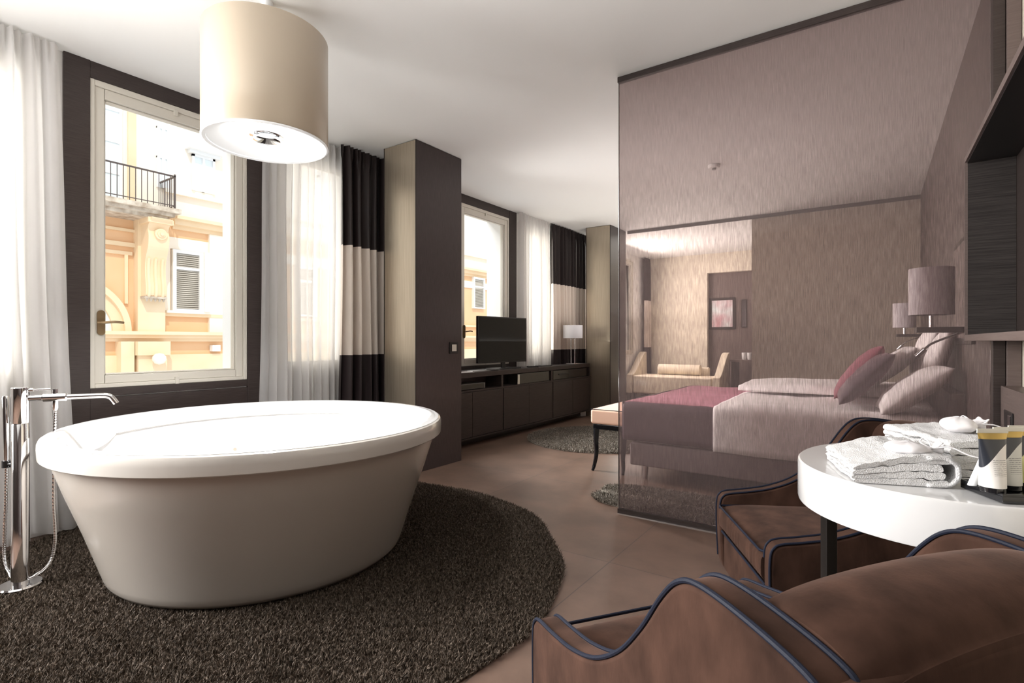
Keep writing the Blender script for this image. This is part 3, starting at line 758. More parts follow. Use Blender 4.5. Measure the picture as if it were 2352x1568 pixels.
def solid(o, th, off=-1):
    s = o.modifiers.new('solid', 'SOLIDIFY'); s.thickness = th; s.offset = off
    return o
duvet = cloth_box(-0.97, 0.33, 3.965, 5.935, .30, .645, .05, .018, 3).build('duvet', 'linen', None, smooth=True, angle=180)
solid(duvet, .02); tag(duvet, 'white duvet covering the bed behind the glass screen', 'duvet')
fold = cloth_box(-1.0, 0.28, 4.95, 5.92, .668, .735, .06, .02, 5).build('folded_duvet', 'linen', None, smooth=True, angle=180)
solid(fold, .03); tag(fold, 'raised second white duvet fold on the far half of the bed', 'duvet')
thr = cloth_box(-1.665, -0.965, 3.975, 5.925, .315, .62, .05, .012, 9).build('bed_throw', ['burgundy', 'purple_dark'], None, smooth=True, angle=180)
for p in thr.data.polygons:
    if p.center.y < 4.02: p.material_index = 1
solid(thr, .015); tag(thr, 'burgundy throw with dark plum border across the foot of the bed', 'throw')
# end of the throw turned down at the foot
foot = MB()
foot.grid(lambda u, v: (-1.672 + .008*math.sin(u*20), 3.985 + 1.93*u, .33 + .285*v), 50, 12)
fo = foot.build('throw_end', 'purple_dark', None, smooth=True, angle=180); solid(fo, .01, 0)
fo.parent = thr; fo.name = 'turned_down_end'

def pillow(name, label, c, w, h, th, tilt, yaw, matn, seed, group=None):
    rnd = random.Random(seed); o = rnd.uniform(0, 99)
    m = MB()
    def fn(side):
        def f(u, v):
            a = 2*u - 1; b = 2*v - 1
            e = (1 - abs(a)**2.6)*(1 - abs(b)**2.6); e = max(e, 0)**.5
            pin = 1 - .07*(1 - abs(a*b)) * max(abs(a), abs(b))
            wr = noise.noise(Vector((a*2.2 + o, b*2.2, side*3)))*.13 + noise.noise(Vector((a*5 + o, b*5, side)))*.05
            return (a*w/2*pin, b*h/2*pin, side*(th/2*e*(1 + wr)))
        return f
    m.grid(fn(1), 28, 28); m.grid(fn(-1), 28, 28)
    ob = m.build(name, matn, None, smooth=True, weld=True, angle=180)
    ob.location = c; ob.rotation_mode = 'XYZ'; ob.rotation_euler = (0, tilt, yaw)
    return tag(ob, label, 'pillow', group)
R = math.radians
# local x = up the pillow, tilted back against the headboard
pillow('cushion', 'dark plum cushion standing foremost on the bed', (-.06, 4.34, .85), .46, .44, .13, R(-48), R(4), 'purple_dark', 1)
pillow('cushion', 'burgundy cushion leaning behind the dark plum cushion', (-.10, 4.80, .87), .50, .46, .14, R(-52), R(0), 'burgundy', 2)
pillow('pillow', 'white crumpled pillow nearest the glass screen', (.19, 4.16, .80), .46, .50, .15, R(-40), R(3), 'pillow_white', 3)
pillow('pillow', 'white pillow on top, leaning against the headboard at the near side', (.33, 4.44, .98), .44, .62, .12, R(-72), R(-3), 'pillow_white', 4)
pillow('pillow', 'white pillow in front on the far side of the bed', (.10, 5.26, .90), .46, .62, .15, R(-42), R(-2), 'pillow_white', 5)
pillow('pillow', 'white pillow behind, at the far end of the headboard', (.32, 5.36, 1.0), .44, .66, .12, R(-74), R(2), 'pillow_white', 6)

def sconce(yc, label, s=1.0):
    t = thing('wall_sconce', label, 'lamp', (.43, yc, 1.2))
    cx = .235
    MB().lathe([(.092, 1.235), (.094, 1.235), (.094, 1.472), (.092, 1.472)], (cx, yc), 48, cap=False).lathe([(.0, 1.465), (.092, 1.468)], (cx, yc), 48, cap=False).build('lamp_shade', 'grey_shade', t, smooth=True)
    MB().box((.17, yc - .10, 1.145), (.428, yc + .10, 1.172)).build('shelf_bracket', 'steel_dark', t, bevel=.003)
    MB().tube([(cx, yc, 1.172), (cx, yc, 1.30)], .010, 12).build('stem', 'chrome', t, smooth=True)
    MB().tube(cr([(.40, yc + .13, 1.16), (.33, yc + .14, 1.13), (.25, yc + .16, 1.09), (.21, yc + .17, 1.05)], 5), .006, 8).tube([(.22, yc + .168, 1.06), (.185, yc + .18, 1.02)], .013, 12).build('reading_light', 'chrome', t, smooth=True)
    return t
sconce(3.42, 'near wall sconce with silver drum shade, beside the floating cabinet')
sconce(6.42, 'distant wall sconce with silver drum shade beyond the white pillows')
t = thing('wall_picture', 'dark framed panel on the headboard wall behind the near sconce', 'picture', (.42, 3.95, 1.4))
MB().box((.412, 3.62, 1.085), (.429, 4.34, 1.70)).build('picture_frame', 'steel_dark', t, bevel=.003)
MB().box((.408, 3.66, 1.12), (.4119, 4.30, 1.665)).build('picture_panel', 'wood_mauve', t)
sd = thing('smoke_detector', 'small round white smoke detector on the bedroom ceiling', 'detector', (-1.27, 5.24, H))
MB().lathe([(0, H - .001), (.055, H - .001), (.055, H - .018), (.045, H - .03), (0, H - .034)], (-1.27, 5.24), 32, cap=False).build('detector_base', 'white_wall', sd, smooth=True)
MB().lathe([(0, H - .034), (.02, H - .034), (.018, H - .046), (0, H - .047)], (-1.27, 5.24), 24, cap=False).build('sensor_cap', 'grey_plastic', sd, smooth=True)

# ------------------------------------------------------------------ sitting room beyond
st = thing('settee', 'cream upholstered settee against the far sitting-room wall', 'settee', (-3.0, 9.7, 0))
MB().box((-3.72, 9.35, .14), (-2.30, 10.02, .47)).build('seat', 'cream_fabric', st, bevel=.03)
MB().box((-3.50, 10.03, .14), (-2.52, 10.14, .62)).build('backrest', 'cream_fabric', st, bevel=.03)
def arm(x, s):
    prof = cr([(9.35, .48), (9.5, .53), (9.7, .68), (9.95, .86), (10.1, .90)], 6)
    poly = [(9.33, .14)] + [(a, b) for a, b in prof] + [(10.14, .14)]
    return MB().prism(poly, 0, x - .06, x + .06).build('armrest', 'cream_fabric', st, bevel=.02)
arm(-3.79, -1); arm(-2.23, 1)
for x_ in (-3.7, -2.32):
    for y_ in (9.42, 10.05):
        MB().lathe([(.015, .001), (.028, .14)], (x_, y_), 12).build('leg', 'black_lacquer', st, smooth=True)
bo = MB().tube([(-3.42, 9.9, .575), (-3.41, 9.9, .575), (-2.64, 9.9, .575), (-2.63, 9.9, .575)], [.07, .095, .095, .07], 24).build('bolster', 'cream_fabric', None, smooth=True)
tag(bo, 'cream bolster cushion lying on the settee', 'cushion')
dk = thing('desk', 'dark wood desk in the sitting-room recess, under the framed print', 'desk', (-1.95, 10.2, 0))
MB().box((-2.15, 9.98, .735), (-1.42, 10.48, .772)).build('desk_top', 'wood_mauve', dk, bevel=.003)
MB().box((-2.13, 10.02, 0), (-2.08, 10.46, .735)).build('side_panel', 'wenge', dk); MB().box((-1.50, 10.02, 0), (-1.45, 10.46, .735)).build('side_panel', 'wenge', dk)
for i, (x_, l) in enumerate(((-1.93, 'white cup on the desk, left one'), (-1.84, 'white cup on the desk, right one'))):
    q = MB().lathe([(.0, .7735), (.03, .7735), (.04, .80), (.045, .90), (.043, .90), (.037, .80), (0, .785)], (x_, 10.12), 24, cap=False).build('cup', 'shade_white', None, smooth=True)
    tag(q, l, 'cup', 'cups on the desk')
pt = thing('framed_print', 'pale framed print with red and green in the dark recess of the sitting room', 'picture', (-2.4, 10.6, 1.63))
MB().box((-2.66, 10.600, 1.33), (-2.18, 10.619, 1.94)).build('picture_frame', 'steel_dark', pt, bevel=.004)
MB().box((-2.61, 10.596, 1.38), (-2.23, 10.5995, 1.89)).build('print', 'art', pt)
pt = thing('wall_mirror', 'narrow pale mirror strip right of the framed print', 'mirror', (-2.0, 10.6, 1.63))
MB().box((-2.08, 10.604, 1.36), (-1.98, 10.619, 1.89)).build('mirror_frame', 'steel_dark', pt, bevel=.002)
MB().box((-2.065, 10.6005, 1.375), (-1.995, 10.6035, 1.875)).build('mirror_glass', 'chrome', pt)

# ------------------------------------------------------------------ floating cabinet and low panel on the right
nc = thing('floating_cabinet', 'open-fronted dark wood cabinet mounted on the right wall above the table', 'cabinet', (.52, 2.0, 1.5))
xa, xb_, ya, yb = .330, .519, .95, 3.10
MB().box((xa, ya, 1.102), (xb_, yb, 1.130)).build('bottom_board', 'wood_mauve', nc, bevel=.0015, seg=1)
MB().box((xa, ya, 1.900), (xb_, yb, 1.925)).build('top_board', 'wood_mauve', nc, bevel=.0015, seg=1)
MB().box((xa, yb - .012, 1.130), (xb_, yb, 1.900)).build('end_board', 'wood_mauve', nc)
MB().box((xa + .010, yb - .016, 1.131), (xb_ - .021, yb - .0125, 1.899)).build('end_lining', 'niche_wood', nc)
MB().box((xb_ - .02, ya, 1.130), (xb_, yb - .013, 1.900)).build('back_board', 'wenge', nc)
MB().box((xa, ya, 1.130), (xb_ - .02, ya + .014, 1.900)).build('near_board', 'wood_mauve', nc)
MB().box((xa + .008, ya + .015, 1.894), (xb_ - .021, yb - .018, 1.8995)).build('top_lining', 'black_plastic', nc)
lp = thing('wall_panel', 'low mauve-brown wooden wall panel below the floating cabinet', 'panel', (.49, 2.7, 0))
MB().box((.450, 2.25, 0), (.519, 3.095, .908)).build('panel_board', 'wood_mauve', lp, bevel=.002, seg=1)
so_ = thing('power_socket', 'dark power socket set in the low wooden wall panel', 'socket', (.45, 2.9, .8))
MB().box((.444, 2.83, .745), (.4495, 2.99, .815)).build('socket_plate', 'black_plastic', so_, bevel=.002)
MB().box((.4415, 2.85, .757), (.4438, 2.90, .803)).build('socket_insert', 'chrome', so_, bevel=.001)

# ------------------------------------------------------------------ small table
tb = thing('side_table', 'small oval white gloss table with thick apron on black metal legs', 'table', (.15, 1.708, 0))
tc_, ra, rb, rot = (.150, 1.708), .323, .367, -.332
MB().lathe([(.0, .785), (.985, .785), (.996, .7825), (1.0, .777), (1.0, .686), (.996, .681), (.985, .679), (.93, .679), (.93, .70), (0, .70)], tc_, 128, sx=ra, sy=rb, rot=rot, cap=False).build('table_top', 'table_white', tb, smooth=True, angle=30)
for (lx, ly) in ((-.098, 1.573), (.126, 1.985), (.385, 1.56)):
    d = Vector((lx - tc_[0], ly - tc_[1], 0)).normalized(); p = Vector((d.y, -d.x, 0))
    MB().obox((lx, ly), (.82, .57), (-.57, .82), .014, .014, .0, .70).build('leg', 'steel_dark', tb, bevel=.002, seg=1)

# ------------------------------------------------------------------ towels
def towel(name, label, o, U, V, lu, lv, z0, thick, turns, seed, left_drop=0.0, group=None):
    """folded towel: a long ribbon wound in layers (profile in u-z) and swept along v"""
    U = Vector((*U, 0)).normalized(); V = Vector((*V, 0)).normalized(); o = (*o, 0); rnd = random.Random(seed); oo = rnd.uniform(0, 99)
    m = MB()
    th = thick/turns
    layers = []
    for k in range(turns):
        layers.append((k*th, (k+1)*th - .0015))
    def sheet(za, zb, u0, u1, k):
        def edge(t):                # closed outline of one layer in (u,z)
            h = (zb - za)/2; mid = (za + zb)/2; L = u1 - u0 - 2*h
            s = t*4
            if s < 1.5: return (u0 + h + L*s/1.5, za)
            if s < 2: a = (s-1.5)/.5*PI; return (u1 - h + h*math.sin(a), mid - h*math.cos(a))
            if s < 3.5: return (u1 - h - L*(s-2)/1.5, zb)
            a = (s-3.5)/.5*PI; return (u0 + h - h*math.sin(a), mid + h*math.cos(a))
        def fn(a, b):
            u, z = edge(a % 1.0)
            v = b*lv
            f = noise.noise(Vector((u*14 + oo, v*14, k*.7)))
            wv = noise.noise(Vector((u*55 + oo, v*55, z*60)))
            sag = 1 - left_drop*max(0, 1 - (u/lu)/.55)
            zz = z*sag*(1 + .10*f) + .0045*wv*(1 if z > .004 else 0)
            e = min(b, 1-b); inset = .004*(1 - min(1, e*25))
            uu = u + .004*f + .002*wv
            vv = v + .006*noise.noise(Vector((u*9 + oo, k*2.0, z*20))) + (inset if b < .5 else -inset)
            q = Vector(o) + U*uu + V*vv
            return (q.x, q.y, z0 + max(zz, 0))
        m.grid(fn, 72, 24, closed_u=True)
        n0 = 72*25
        base = len(m.v) - n0
        m.f.append(tuple(base + i*25 for i in range(71, -1, -1))); m.m.append(0)
        m.f.append(tuple(base + i*25 + 24 for i in range(72))); m.m.append(0)
    for k, (za, zb) in enumerate(layers):
        sheet(za, zb, .004*rnd.random(), lu - .012*rnd.random() - (.01 if 0 < k < turns - 1 else 0), k)
    # outer wrap closing the right-hand fold
    pts = []
    for i in range(13):
        a = -PI/2 + PI*i/12; pts.append((lu - .02 + .024*math.cos(a)*1.2, thick/2 + (thick/2 - .004)*math.sin(a)))
    pts = [(lu - .05, .004)] + pts + [(lu - .05, thick - .004)]
    def wrap(a, b):
        i = a*(len(pts)-1); k = int(min(i, len(pts)-2)); f = i - k
        u = pts[k][0]*(1-f) + pts[k+1][0]*f; z = pts[k][1]*(1-f) + pts[k+1][1]*f
        wv = noise.noise(Vector((a*8 + oo, b*9, 3)))
        q = Vector(o) + U*(u + .003*wv) + V*(b*(lv - .004) + .002 + .002*wv)
        return (q.x, q.y, z0 + max(z, .001))
    w0 = MB().grid(wrap, 36, 24)
    ob = m.build(name, 'terry', None, smooth=True, angle=70)
    tag(ob, label, 'towel', group)
    wo = w0.build('towel_fold', 'terry', None, smooth=True, angle=180); s = solid(wo, .008, 0); wo.parent = ob
    return ob
towel('folded_towel', 'folded white terry towel at the front of the oval table', (-.041, 1.392), (.945, .327), (-.285, .958), .192, .25, .7865, .066, 4, 1, left_drop=.45)
towel('folded_towel', 'folded white terry towel farther back on the oval table, beside the tubes', (.143, 1.585), (.945, .327), (-.44, .90), .19, .29, .7865, .088, 5, 2, left_drop=.10)

def pouch(label, c, rx, ry, rz, yaw, seed, neck):
    t = thing('soap_pouch', label, 'pouch', c)
    rnd = random.Random(seed); oo = rnd.uniform(0, 99)
    cy_, sy_ = math.cos(yaw), math.sin(yaw)
    def W_(x, y, z): return (c[0] + x*cy_ - y*sy_, c[1] + x*sy_ + y*cy_, c[2] + z)
    def fn(u, v):
        a = 2*PI*u; b = PI*(v - .5)
        r = 1 + .10*noise.noise(Vector((math.cos(a)*2 + oo, math.sin(a)*2, v*3))) + .03*math.sin(a*9)*abs(math.sin(b))
        x = rx*math.cos(b)*math.cos(a)*r; y = ry*math.cos(b)*math.sin(a)*r; z = rz*math.sin(b)*r + rz*.92
        if x > 0: y *= 1 - .55*(x/rx)**2; z = z*(1 - .45*(x/rx)**2)
        return W_(x, y, max(z, 0))
    MB().grid(fn, 40, 20, closed_u=True).build('pouch_body', 'organza', t, smooth=True, weld=True, angle=180)
    # gathered neck flaring out
    def nk(u, v):
        a = 2*PI*u; rr = .007 + .012*v**1.5*(1 + .2*math.sin(a*5 + 1))
        return W_(rx*.93 + v*neck, math.sin(a)*rr, rz*.75 + math.cos(a)*rr*.8 + .006*v)
    o = MB().grid(nk, 48, 8, closed_u=True).build('pouch_neck', 'organza', t, smooth=True, angle=180); solid(o, .001, 0)
    p0 = (rx*.93, 0, rz*.8)
    loop = lambda sgn: [W_(*q) for q in cr([(p0[0], 0, p0[2]), (p0[0] + .006, sgn*.018, p0[2] + .012), (p0[0] + .004, sgn*.034, p0[2] + .020), (p0[0] - .006, sgn*.030, p0[2] + .010), (p0[0], 0, p0[2] + .002)], 8)]
    MB().tube(loop(1), .0016, 6).tube(loop(-1), .0016, 6).tube([W_(*q) for q in cr([(p0[0], 0, p0[2]), (p0[0] + .02, -.03, .022), (p0[0] + .05, -.05, .008), (p0[0] + .085, -.062, .004)], 6)], .0016, 6).build('ribbon', 'chrome' if False else 'organza', t, smooth=True)
    return t
pouch('white organza soap pouch lying on the front towel', (.062, 1.500, .845), .050, .040, .014, R(25), 3, .016)
pouch('white organza soap pouch tied with ribbon on the back towel', (.176, 1.745, .870), .044, .036, .020, R(40), 4, .016)

# ------------------------------------------------------------------ tray with toiletries
e1 = Vector((-.45, .893, 0)); e2 = Vector((.893, .45, 0)); k0 = Vector((.203, 1.376, 0))
tr_ = thing('toiletry_tray', 'small black lacquer tray holding the tubes on the oval table', 'tray', (.27, 1.5, .786))
cc = k0 + e1*.058 + e2*.11
MB().obox(cc, e1, e2, .058, .11, .7865, .800).build('tray_base', 'black_lacquer', tr_, bevel=.001, seg=1)
rim = MB()
for sgn in (-1, 1):
    rim.obox(cc + e1*sgn*.056, e1, e2, .002, .11, .800, .8045); rim.obox(cc + e2*sgn*.108, e1, e2, .054, .002, .800, .8045)
rim.build('tray_rim', 'black_lacquer', tr_)

def tube_mats(name, white):
    """printed tube: dark shoulder with a sweeping white lower part and rows of fine print"""
    m, nt, b = new_mat(name)
    tc = N(nt, 'ShaderNodeTexCoord'); sp = N(nt, 'ShaderNodeSeparateXYZ'); nt.links.new(tc.outputs['Object'], sp.inputs[0])
    def math_(op, a, b_=None, c=None):
        n = N(nt, 'ShaderNodeMath', operation=op)
        for i, q in enumerate((a, b_, c)):
            if q is None: continue
            if isinstance(q, (int, float)): n.inputs[i].default_value = q
            else: nt.links.new(q, n.inputs[i])
        return n.outputs[0]
    # sweep: z above a curve that rises with local x  -> dark
    xs = math_('DIVIDE', sp.outputs['X'], .026)
    crv = math_('MULTIPLY_ADD', xs, .027, .078)
    crv2 = math_('MULTIPLY_ADD', math_('MULTIPLY', xs, xs), -.008, crv)
    dark = math_('GREATER_THAN', sp.outputs['Z'], crv2)
    mx = N(nt, 'ShaderNodeMix', data_type='RGBA'); mx.inputs['A'].default_value = (*white, 1); mx.inputs['B'].default_value = (.030, .034, .045, 1)
    nt.links.new(dark, mx.inputs['Factor'])
    # print lines
    rows = math_('GREATER_THAN', math_('FRACT', math_('MULTIPLY', sp.outputs['Z'], 260.0)), .62)
    band = math_('MULTIPLY', math_('GREATER_THAN', sp.outputs['Z'], .034), math_('LESS_THAN', sp.outputs['Z'], .066))
    xb1 = math_('MULTIPLY', math_('GREATER_THAN', sp.outputs['X'], -.010), math_('LESS_THAN', sp.outputs['X'], .016))
    nn = N(nt, 'ShaderNodeTexNoise'); nn.inputs['Scale'].default_value = 900; nt.links.new(tc.outputs['Object'], nn.inputs['Vector'])
    ink = math_('MULTIPLY', math_('MULTIPLY', rows, band), math_('MULTIPLY', xb1, math_('GREATER_THAN', nn.outputs['Fac'], .45)))
    front = math_('LESS_THAN', sp.outputs['Y'], 0.0)
    ink = math_('MULTIPLY', math_('MULTIPLY', ink, front), .75)
    mx2 = N(nt, 'ShaderNodeMix', data_type='RGBA'); nt.links.new(mx.outputs['Result'], mx2.inputs['A']); mx2.inputs['B'].default_value = (.10, .10, .11, 1)
    nt.links.new(ink, mx2.inputs['Factor']); nt.links.new(mx2.outputs['Result'], b.inputs['Base Color'])
    b.inputs['Roughness'].default_value = .3
    return m
M['tube_w'] = tube_mats('printed_white_tube', (.86, .84, .82)); M['tube_g'] = tube_mats('printed_grey_tube', (.62, .63, .60)); M['tube_y'] = tube_mats('printed_yellow_tube', (.70, .69, .32))
TUBES = []
def tube_thing(label, x, y, matn, yaw, proto=None):
    zb = .8010
    t = thing('toiletry_tube', label, 'tube', (0, 0, 0), group='toiletry tubes on the black tray')
    def body(z0, z1, r0, wx1, wy1, n=10):
        def fn(u, v):
            a = 2*PI*u; s = v**1.3
            rx = r0 + (wx1 - r0)*s; ry = r0 + (wy1 - r0)*s
            return (rx*math.cos(a), ry*math.sin(a), z0 + (z1 - z0)*v)
        return MB().grid(fn, 40, n, closed_u=True)
    body(.011, .105, .0215, .0265, .006).build('tube_body', matn, t, smooth=True, angle=180)
    MB().lathe([(.0, .0), (.019, .0), (.0205, .0015), (.0205, .0108), (0, .0108)], (0, 0), 40, cap=False).build('cap', 'black_lacquer', t, smooth=True)
    b = MB().grid(lambda u, v: ((.0267 + .0022*v)*math.cos(2*PI*u), (.0063 - .0045*v)*math.sin(2*PI*u), .1052 + .0115*v), 32, 3, closed_u=True)
    b.build('gold_band', 'gold', t, smooth=True, angle=180)
    MB().box((-.0300, -.0014, .1165), (.0300, .0014, .1255)).build('crimped_end', 'tube_cap', t, bevel=.0006, seg=1)
    t.location = (x, y, zb); t.rotation_euler = (0, 0, yaw)
    return t
YW = R(32)
tube_thing('white and black tube with gold band, foremost on the tray', .192, 1.405, 'tube_w', YW)
tube_thing('pale grey and black tube standing behind the foremost white tube', .222, 1.450, 'tube_g', YW)
tube_thing('pale yellow tube at the right edge of the tray', .2516, 1.495, 'tube_y', YW)
sp_ = MB()
def soapf(u, v):
    a = 2*PI*u; x = .012*math.cos(a); yv = .008*math.sin(a); zz = v*.062; k = 1 - .35*v
    return (x*k + v*.022, yv*k, zz)
sp_.grid(soapf, 24, 8, closed_u=True); n0 = 24*9
sp_.f.append(tuple(i*9 for i in range(23, -1, -1))); sp_.m.append(0); sp_.f.append(tuple(i*9 + 8 for i in range(24))); sp_.m.append(0)
so2 = sp_.build('soap_bar', 'shade_white', None, bevel=.002)
so2.location = (.168, 1.443, .8011); so2.rotation_euler = (0, 0, R(32)); tag(so2, 'small white wrapped soap leaning at the left end of the tray', 'soap')

# ------------------------------------------------------------------ velvet armchairs
SIDE = cr([(.345, .14), (.352, .30), (.350, .385), (.338, .415), (.312, .428), (.24, .437), (.14, .455), (.04, .492), (-.05, .555), (-.12, .632), (-.175, .708), (-.215, .748),
           (-.26, .762), (-.34, .758), (-.43, .742), (-.456, .72), (-.468, .66), (-.468, .40), (-.468, .12)], 6)
def armchair(name, label):
    t = thing(name, label, 'armchair', (0, 0, 0), group='brown velvet armchairs around the oval table')
    XO = .322; XI = .262
    # one continuous shell: both arms and the outer back
    sh = MB()
    top = [p for p in SIDE if p[1] >= .38]
    for s in (-1, 1):
        poly = list(SIDE) + [(.335, .10)]
        a, b = sorted((s*XI, s*XO)); sh.prism(poly, 0, a, b)
    sh.box((-XO, -.465, .10), (XO, -.425, .735))
    o = sh.build('shell', 'velvet', t, bevel=.012, seg=3)
    for s in (-1, 1):
        xo = s*(XO - .004); xi = s*(XI + .004)
        path = [(xo, y_, z_ + .001) for y_, z_ in SIDE]
        MB().tube(path, .0044, 8).build('piping', 'navy_piping', t, smooth=True)
        path = [(xi, y_, z_ + .001) for y_, z_ in SIDE[10:]]
        MB().tube(path, .0040, 8).build('piping', 'navy_piping', t, smooth=True)
    # padded inner back, rolling over the top between the arms
    def bk(u, v):
        x = -XI + 2*XI*u
        sec = [(-.30, .30), (-.255, .36), (-.245, .50), (-.262, .65), (-.285, .735), (-.325, .768), (-.375, .772), (-.425, .762), (-.458, .735), (-.466, .66), (-.466, .12)]
        q = BKC[int(round(v*(len(BKC) - 1)))]
        e = 1 - abs(2*u - 1)**6
        lift = .010*math.cos((u - .5)*PI)
        return (x, q[0] - .018*math.cos((u-.5)*PI)*(1 if q[0] > -.3 else -.3), q[1] + (lift if q[1] > .6 else 0) - .012*(1-e)*(q[1] > .7))
    sec = [(-.30, .30), (-.255, .36), (-.245, .50), (-.262, .65), (-.285, .735), (-.325, .768), (-.375, .772), (-.425, .762), (-.458, .735), (-.470, .66), (-.470, .12)]
    BKC = cr(sec, 5)
    m = MB().grid(bk, 24, len(BKC) - 1)
    n = len(BKC)
    m.f.append(tuple(range(n))); m.m.append(0); m.f.append(tuple(24*n + i for i in range(n - 1, -1, -1))); m.m.append(0)
    m.build('backrest', 'velvet', t, smooth=True, angle=60)
    # seat base and cushion
    MB().box((-XI + .002, -.30, .10), (XI - .002, .338, .262)).build('seat_base', 'velvet', t, bevel=.012, seg=3)
    def cu(u, v):  # closed section in y-z swept over x
        x = -XI + .003 + (2*XI - .006)*u
        a = 2*PI*v; y_ = .035 + .325*abs(math.cos(a))**.28*(1 if math.cos(a) > 0 else -1); z_ = .327 + .058*abs(math.sin(a))**.45*(1 if math.sin(a) > 0 else -1)
        e = (1 - (2*u-1)**4)
        z_ += (.012*e*(1 - ((y_ - .035)/.34)**2)) if z_ > .33 else 0
        y_ += .0022*math.sin(u*95)*max(0, (y_ - .33))*30*(.5 + .5*math.sin(u*13)) if y_ > .33 else 0
        return (x, y_, z_)
    m = MB().grid(cu, 96, 40)
    k = 41; m.f.append(tuple(range(k))); m.m.append(0); m.f.append(tuple(96*k + i for i in range(k - 1, -1, -1))); m.m.append(0)
    m.build('seat_cushion', 'velvet', t, smooth=True, angle=60)
    pz = .386
    MB().tube([(-XI + .006, -.2, pz - .004), (-XI + .006, .345, pz - .006), (-XI + .02, .358, pz - .006), (XI - .02, .358, pz - .006), (XI - .006, .345, pz - .006), (XI - .006, -.2, pz - .004)], .0045, 8).build('piping', 'navy_piping', t, smooth=True)
    MB().tube([(-XI + .004, .345, .266), (XI - .004, .345, .266)], .0045, 8).build('piping', 'navy_piping', t, smooth=True)
    for sx in (-1, 1):
        for yy in (.29, -.40):
            MB().lathe([(.014, .001), (.022, .105)], (sx*.27, yy), 14).build('leg', 'black_lacquer', t, smooth=True)
    return t
a1 = armchair('armchair', 'brown velvet armchair with navy piping in the foreground, its back to the viewer')
a1.location = (-.226, 1.155, 0); a1.rotation_euler = (0, 0, .948)
a2 = armchair('armchair', 'brown velvet armchair between the oval table and the glass screen, seat facing the window')
a2.location = (-.129, 2.365, 0); a2.rotation_euler = (0, 0, 2.066)

# ================================================================== OUTSIDE: the house across the street
FX0 = -18.0
bl = thing('apartment_building', 'ochre palazzo with stone balcony across the street, seen through the windows', 'building', (FX0, 7.0, -4.0))
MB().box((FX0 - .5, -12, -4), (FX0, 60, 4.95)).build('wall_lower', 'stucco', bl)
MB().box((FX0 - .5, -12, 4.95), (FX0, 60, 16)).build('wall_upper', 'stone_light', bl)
def strip(name, z0, z1, d, m='stone', y0=-12, y1=60):
    return MB().box((FX0, y0, z0), (FX0 + d, y1, z1)).build(name, m, bl)
k = MB()
for z0, z1, d in ((1.10, 1.20, .16), (1.20, 1.30, .30), (1.30, 1.40, .42)): k.box((FX0, -12, z0), (FX0 + d, 60, z1))
k.build('cornice', 'stone', bl)
k = MB()
for z0, z1, d in ((4.60, 4.72, .10), (4.72, 4.88, .26), (4.88, 4.98, .40)): k.box((FX0, 7.42, z0), (FX0 + d, 60, z1))
k.build('cornice', 'stone', bl)
strip('string_course', 5.68, 5.80, .16, 'stone_light', 7.2); strip('string_course', 1.88, 1.98, .14, 'stone', 7.15)
strip('stone_course', 3.98, 4.34, .06, 'stone_light', 7.15); strip('basement_course', -.2, .70, .10, 'stone')
MB().box((FX0, 6.40, 1.40), (FX0 + .32, 7.12, 4.9)).build('pilaster', 'stone', bl)
MB().box((FX0, 8.50, 1.40), (FX0 + .12, 8.95, 4.6)).build('pilaster', 'stone_light', bl)
MB().box((FX0, 7.16, 1.98), (FX0 + .07, 7.36, 4.0)).box((FX0, 8.46, 1.98), (FX0 + .05, 8.5, 4.0)).build('pilaster', 'stone_light', bl)
MB().box((FX0, 6.35, -4), (FX0 + .5, 7.1, .70)).box((FX0, 6.30, .70), (FX0 + .6, 7.15, 1.10)).build('pedestal', 'stone', bl)
MB().box((FX0, 5.95, -4), (FX0 + .42, 6.28, 1.10)).build('pedestal', 'stone', bl)
# panel frame, left of the pilaster
pf = MB()
pf.box((FX0, 4.4, 3.62), (FX0 + .08, 6.35, 3.72)); pf.box((FX0, 6.16, 2.2), (FX0 + .08, 6.24, 3.62)); pf.box((FX0, 4.4, 4.30), (FX0 + .1, 6.4, 4.38)); pf.box((FX0, 4.4, 3.86), (FX0 + .12, 6.4, 3.98))
pf.build('panel_frame', 'stone', bl)
# arch
def arch(yc, zc, r0, r1, d, name, m):
    b = MB(); n = 40
    for i in range(n):
        a, c_ = PI*i/n, PI*(i+1)/n
        p = [(yc + r0*math.cos(a), zc + r0*math.sin(a)), (yc + r1*math.cos(a), zc + r1*math.sin(a)), (yc + r1*math.cos(c_), zc + r1*math.sin(c_)), (yc + r0*math.cos(c_), zc + r0*math.sin(c_))]
        b.prism(p, 0, FX0, FX0 + d)
    return b.build(name, m, bl)
arch(4.75, 1.40, 1.36, 1.52, .26, 'arch_moulding', 'stone'); arch(4.75, 1.40, 1.10, 1.36, .14, 'arch_moulding', 'stone')
MB().prism([(4.75 + 1.10*math.cos(PI*i/30), 1.40 + 1.10*math.sin(PI*i/30)) for i in range(31)], 0, FX0, FX0 + .04).build('arch_window', 'street_glass', bl)
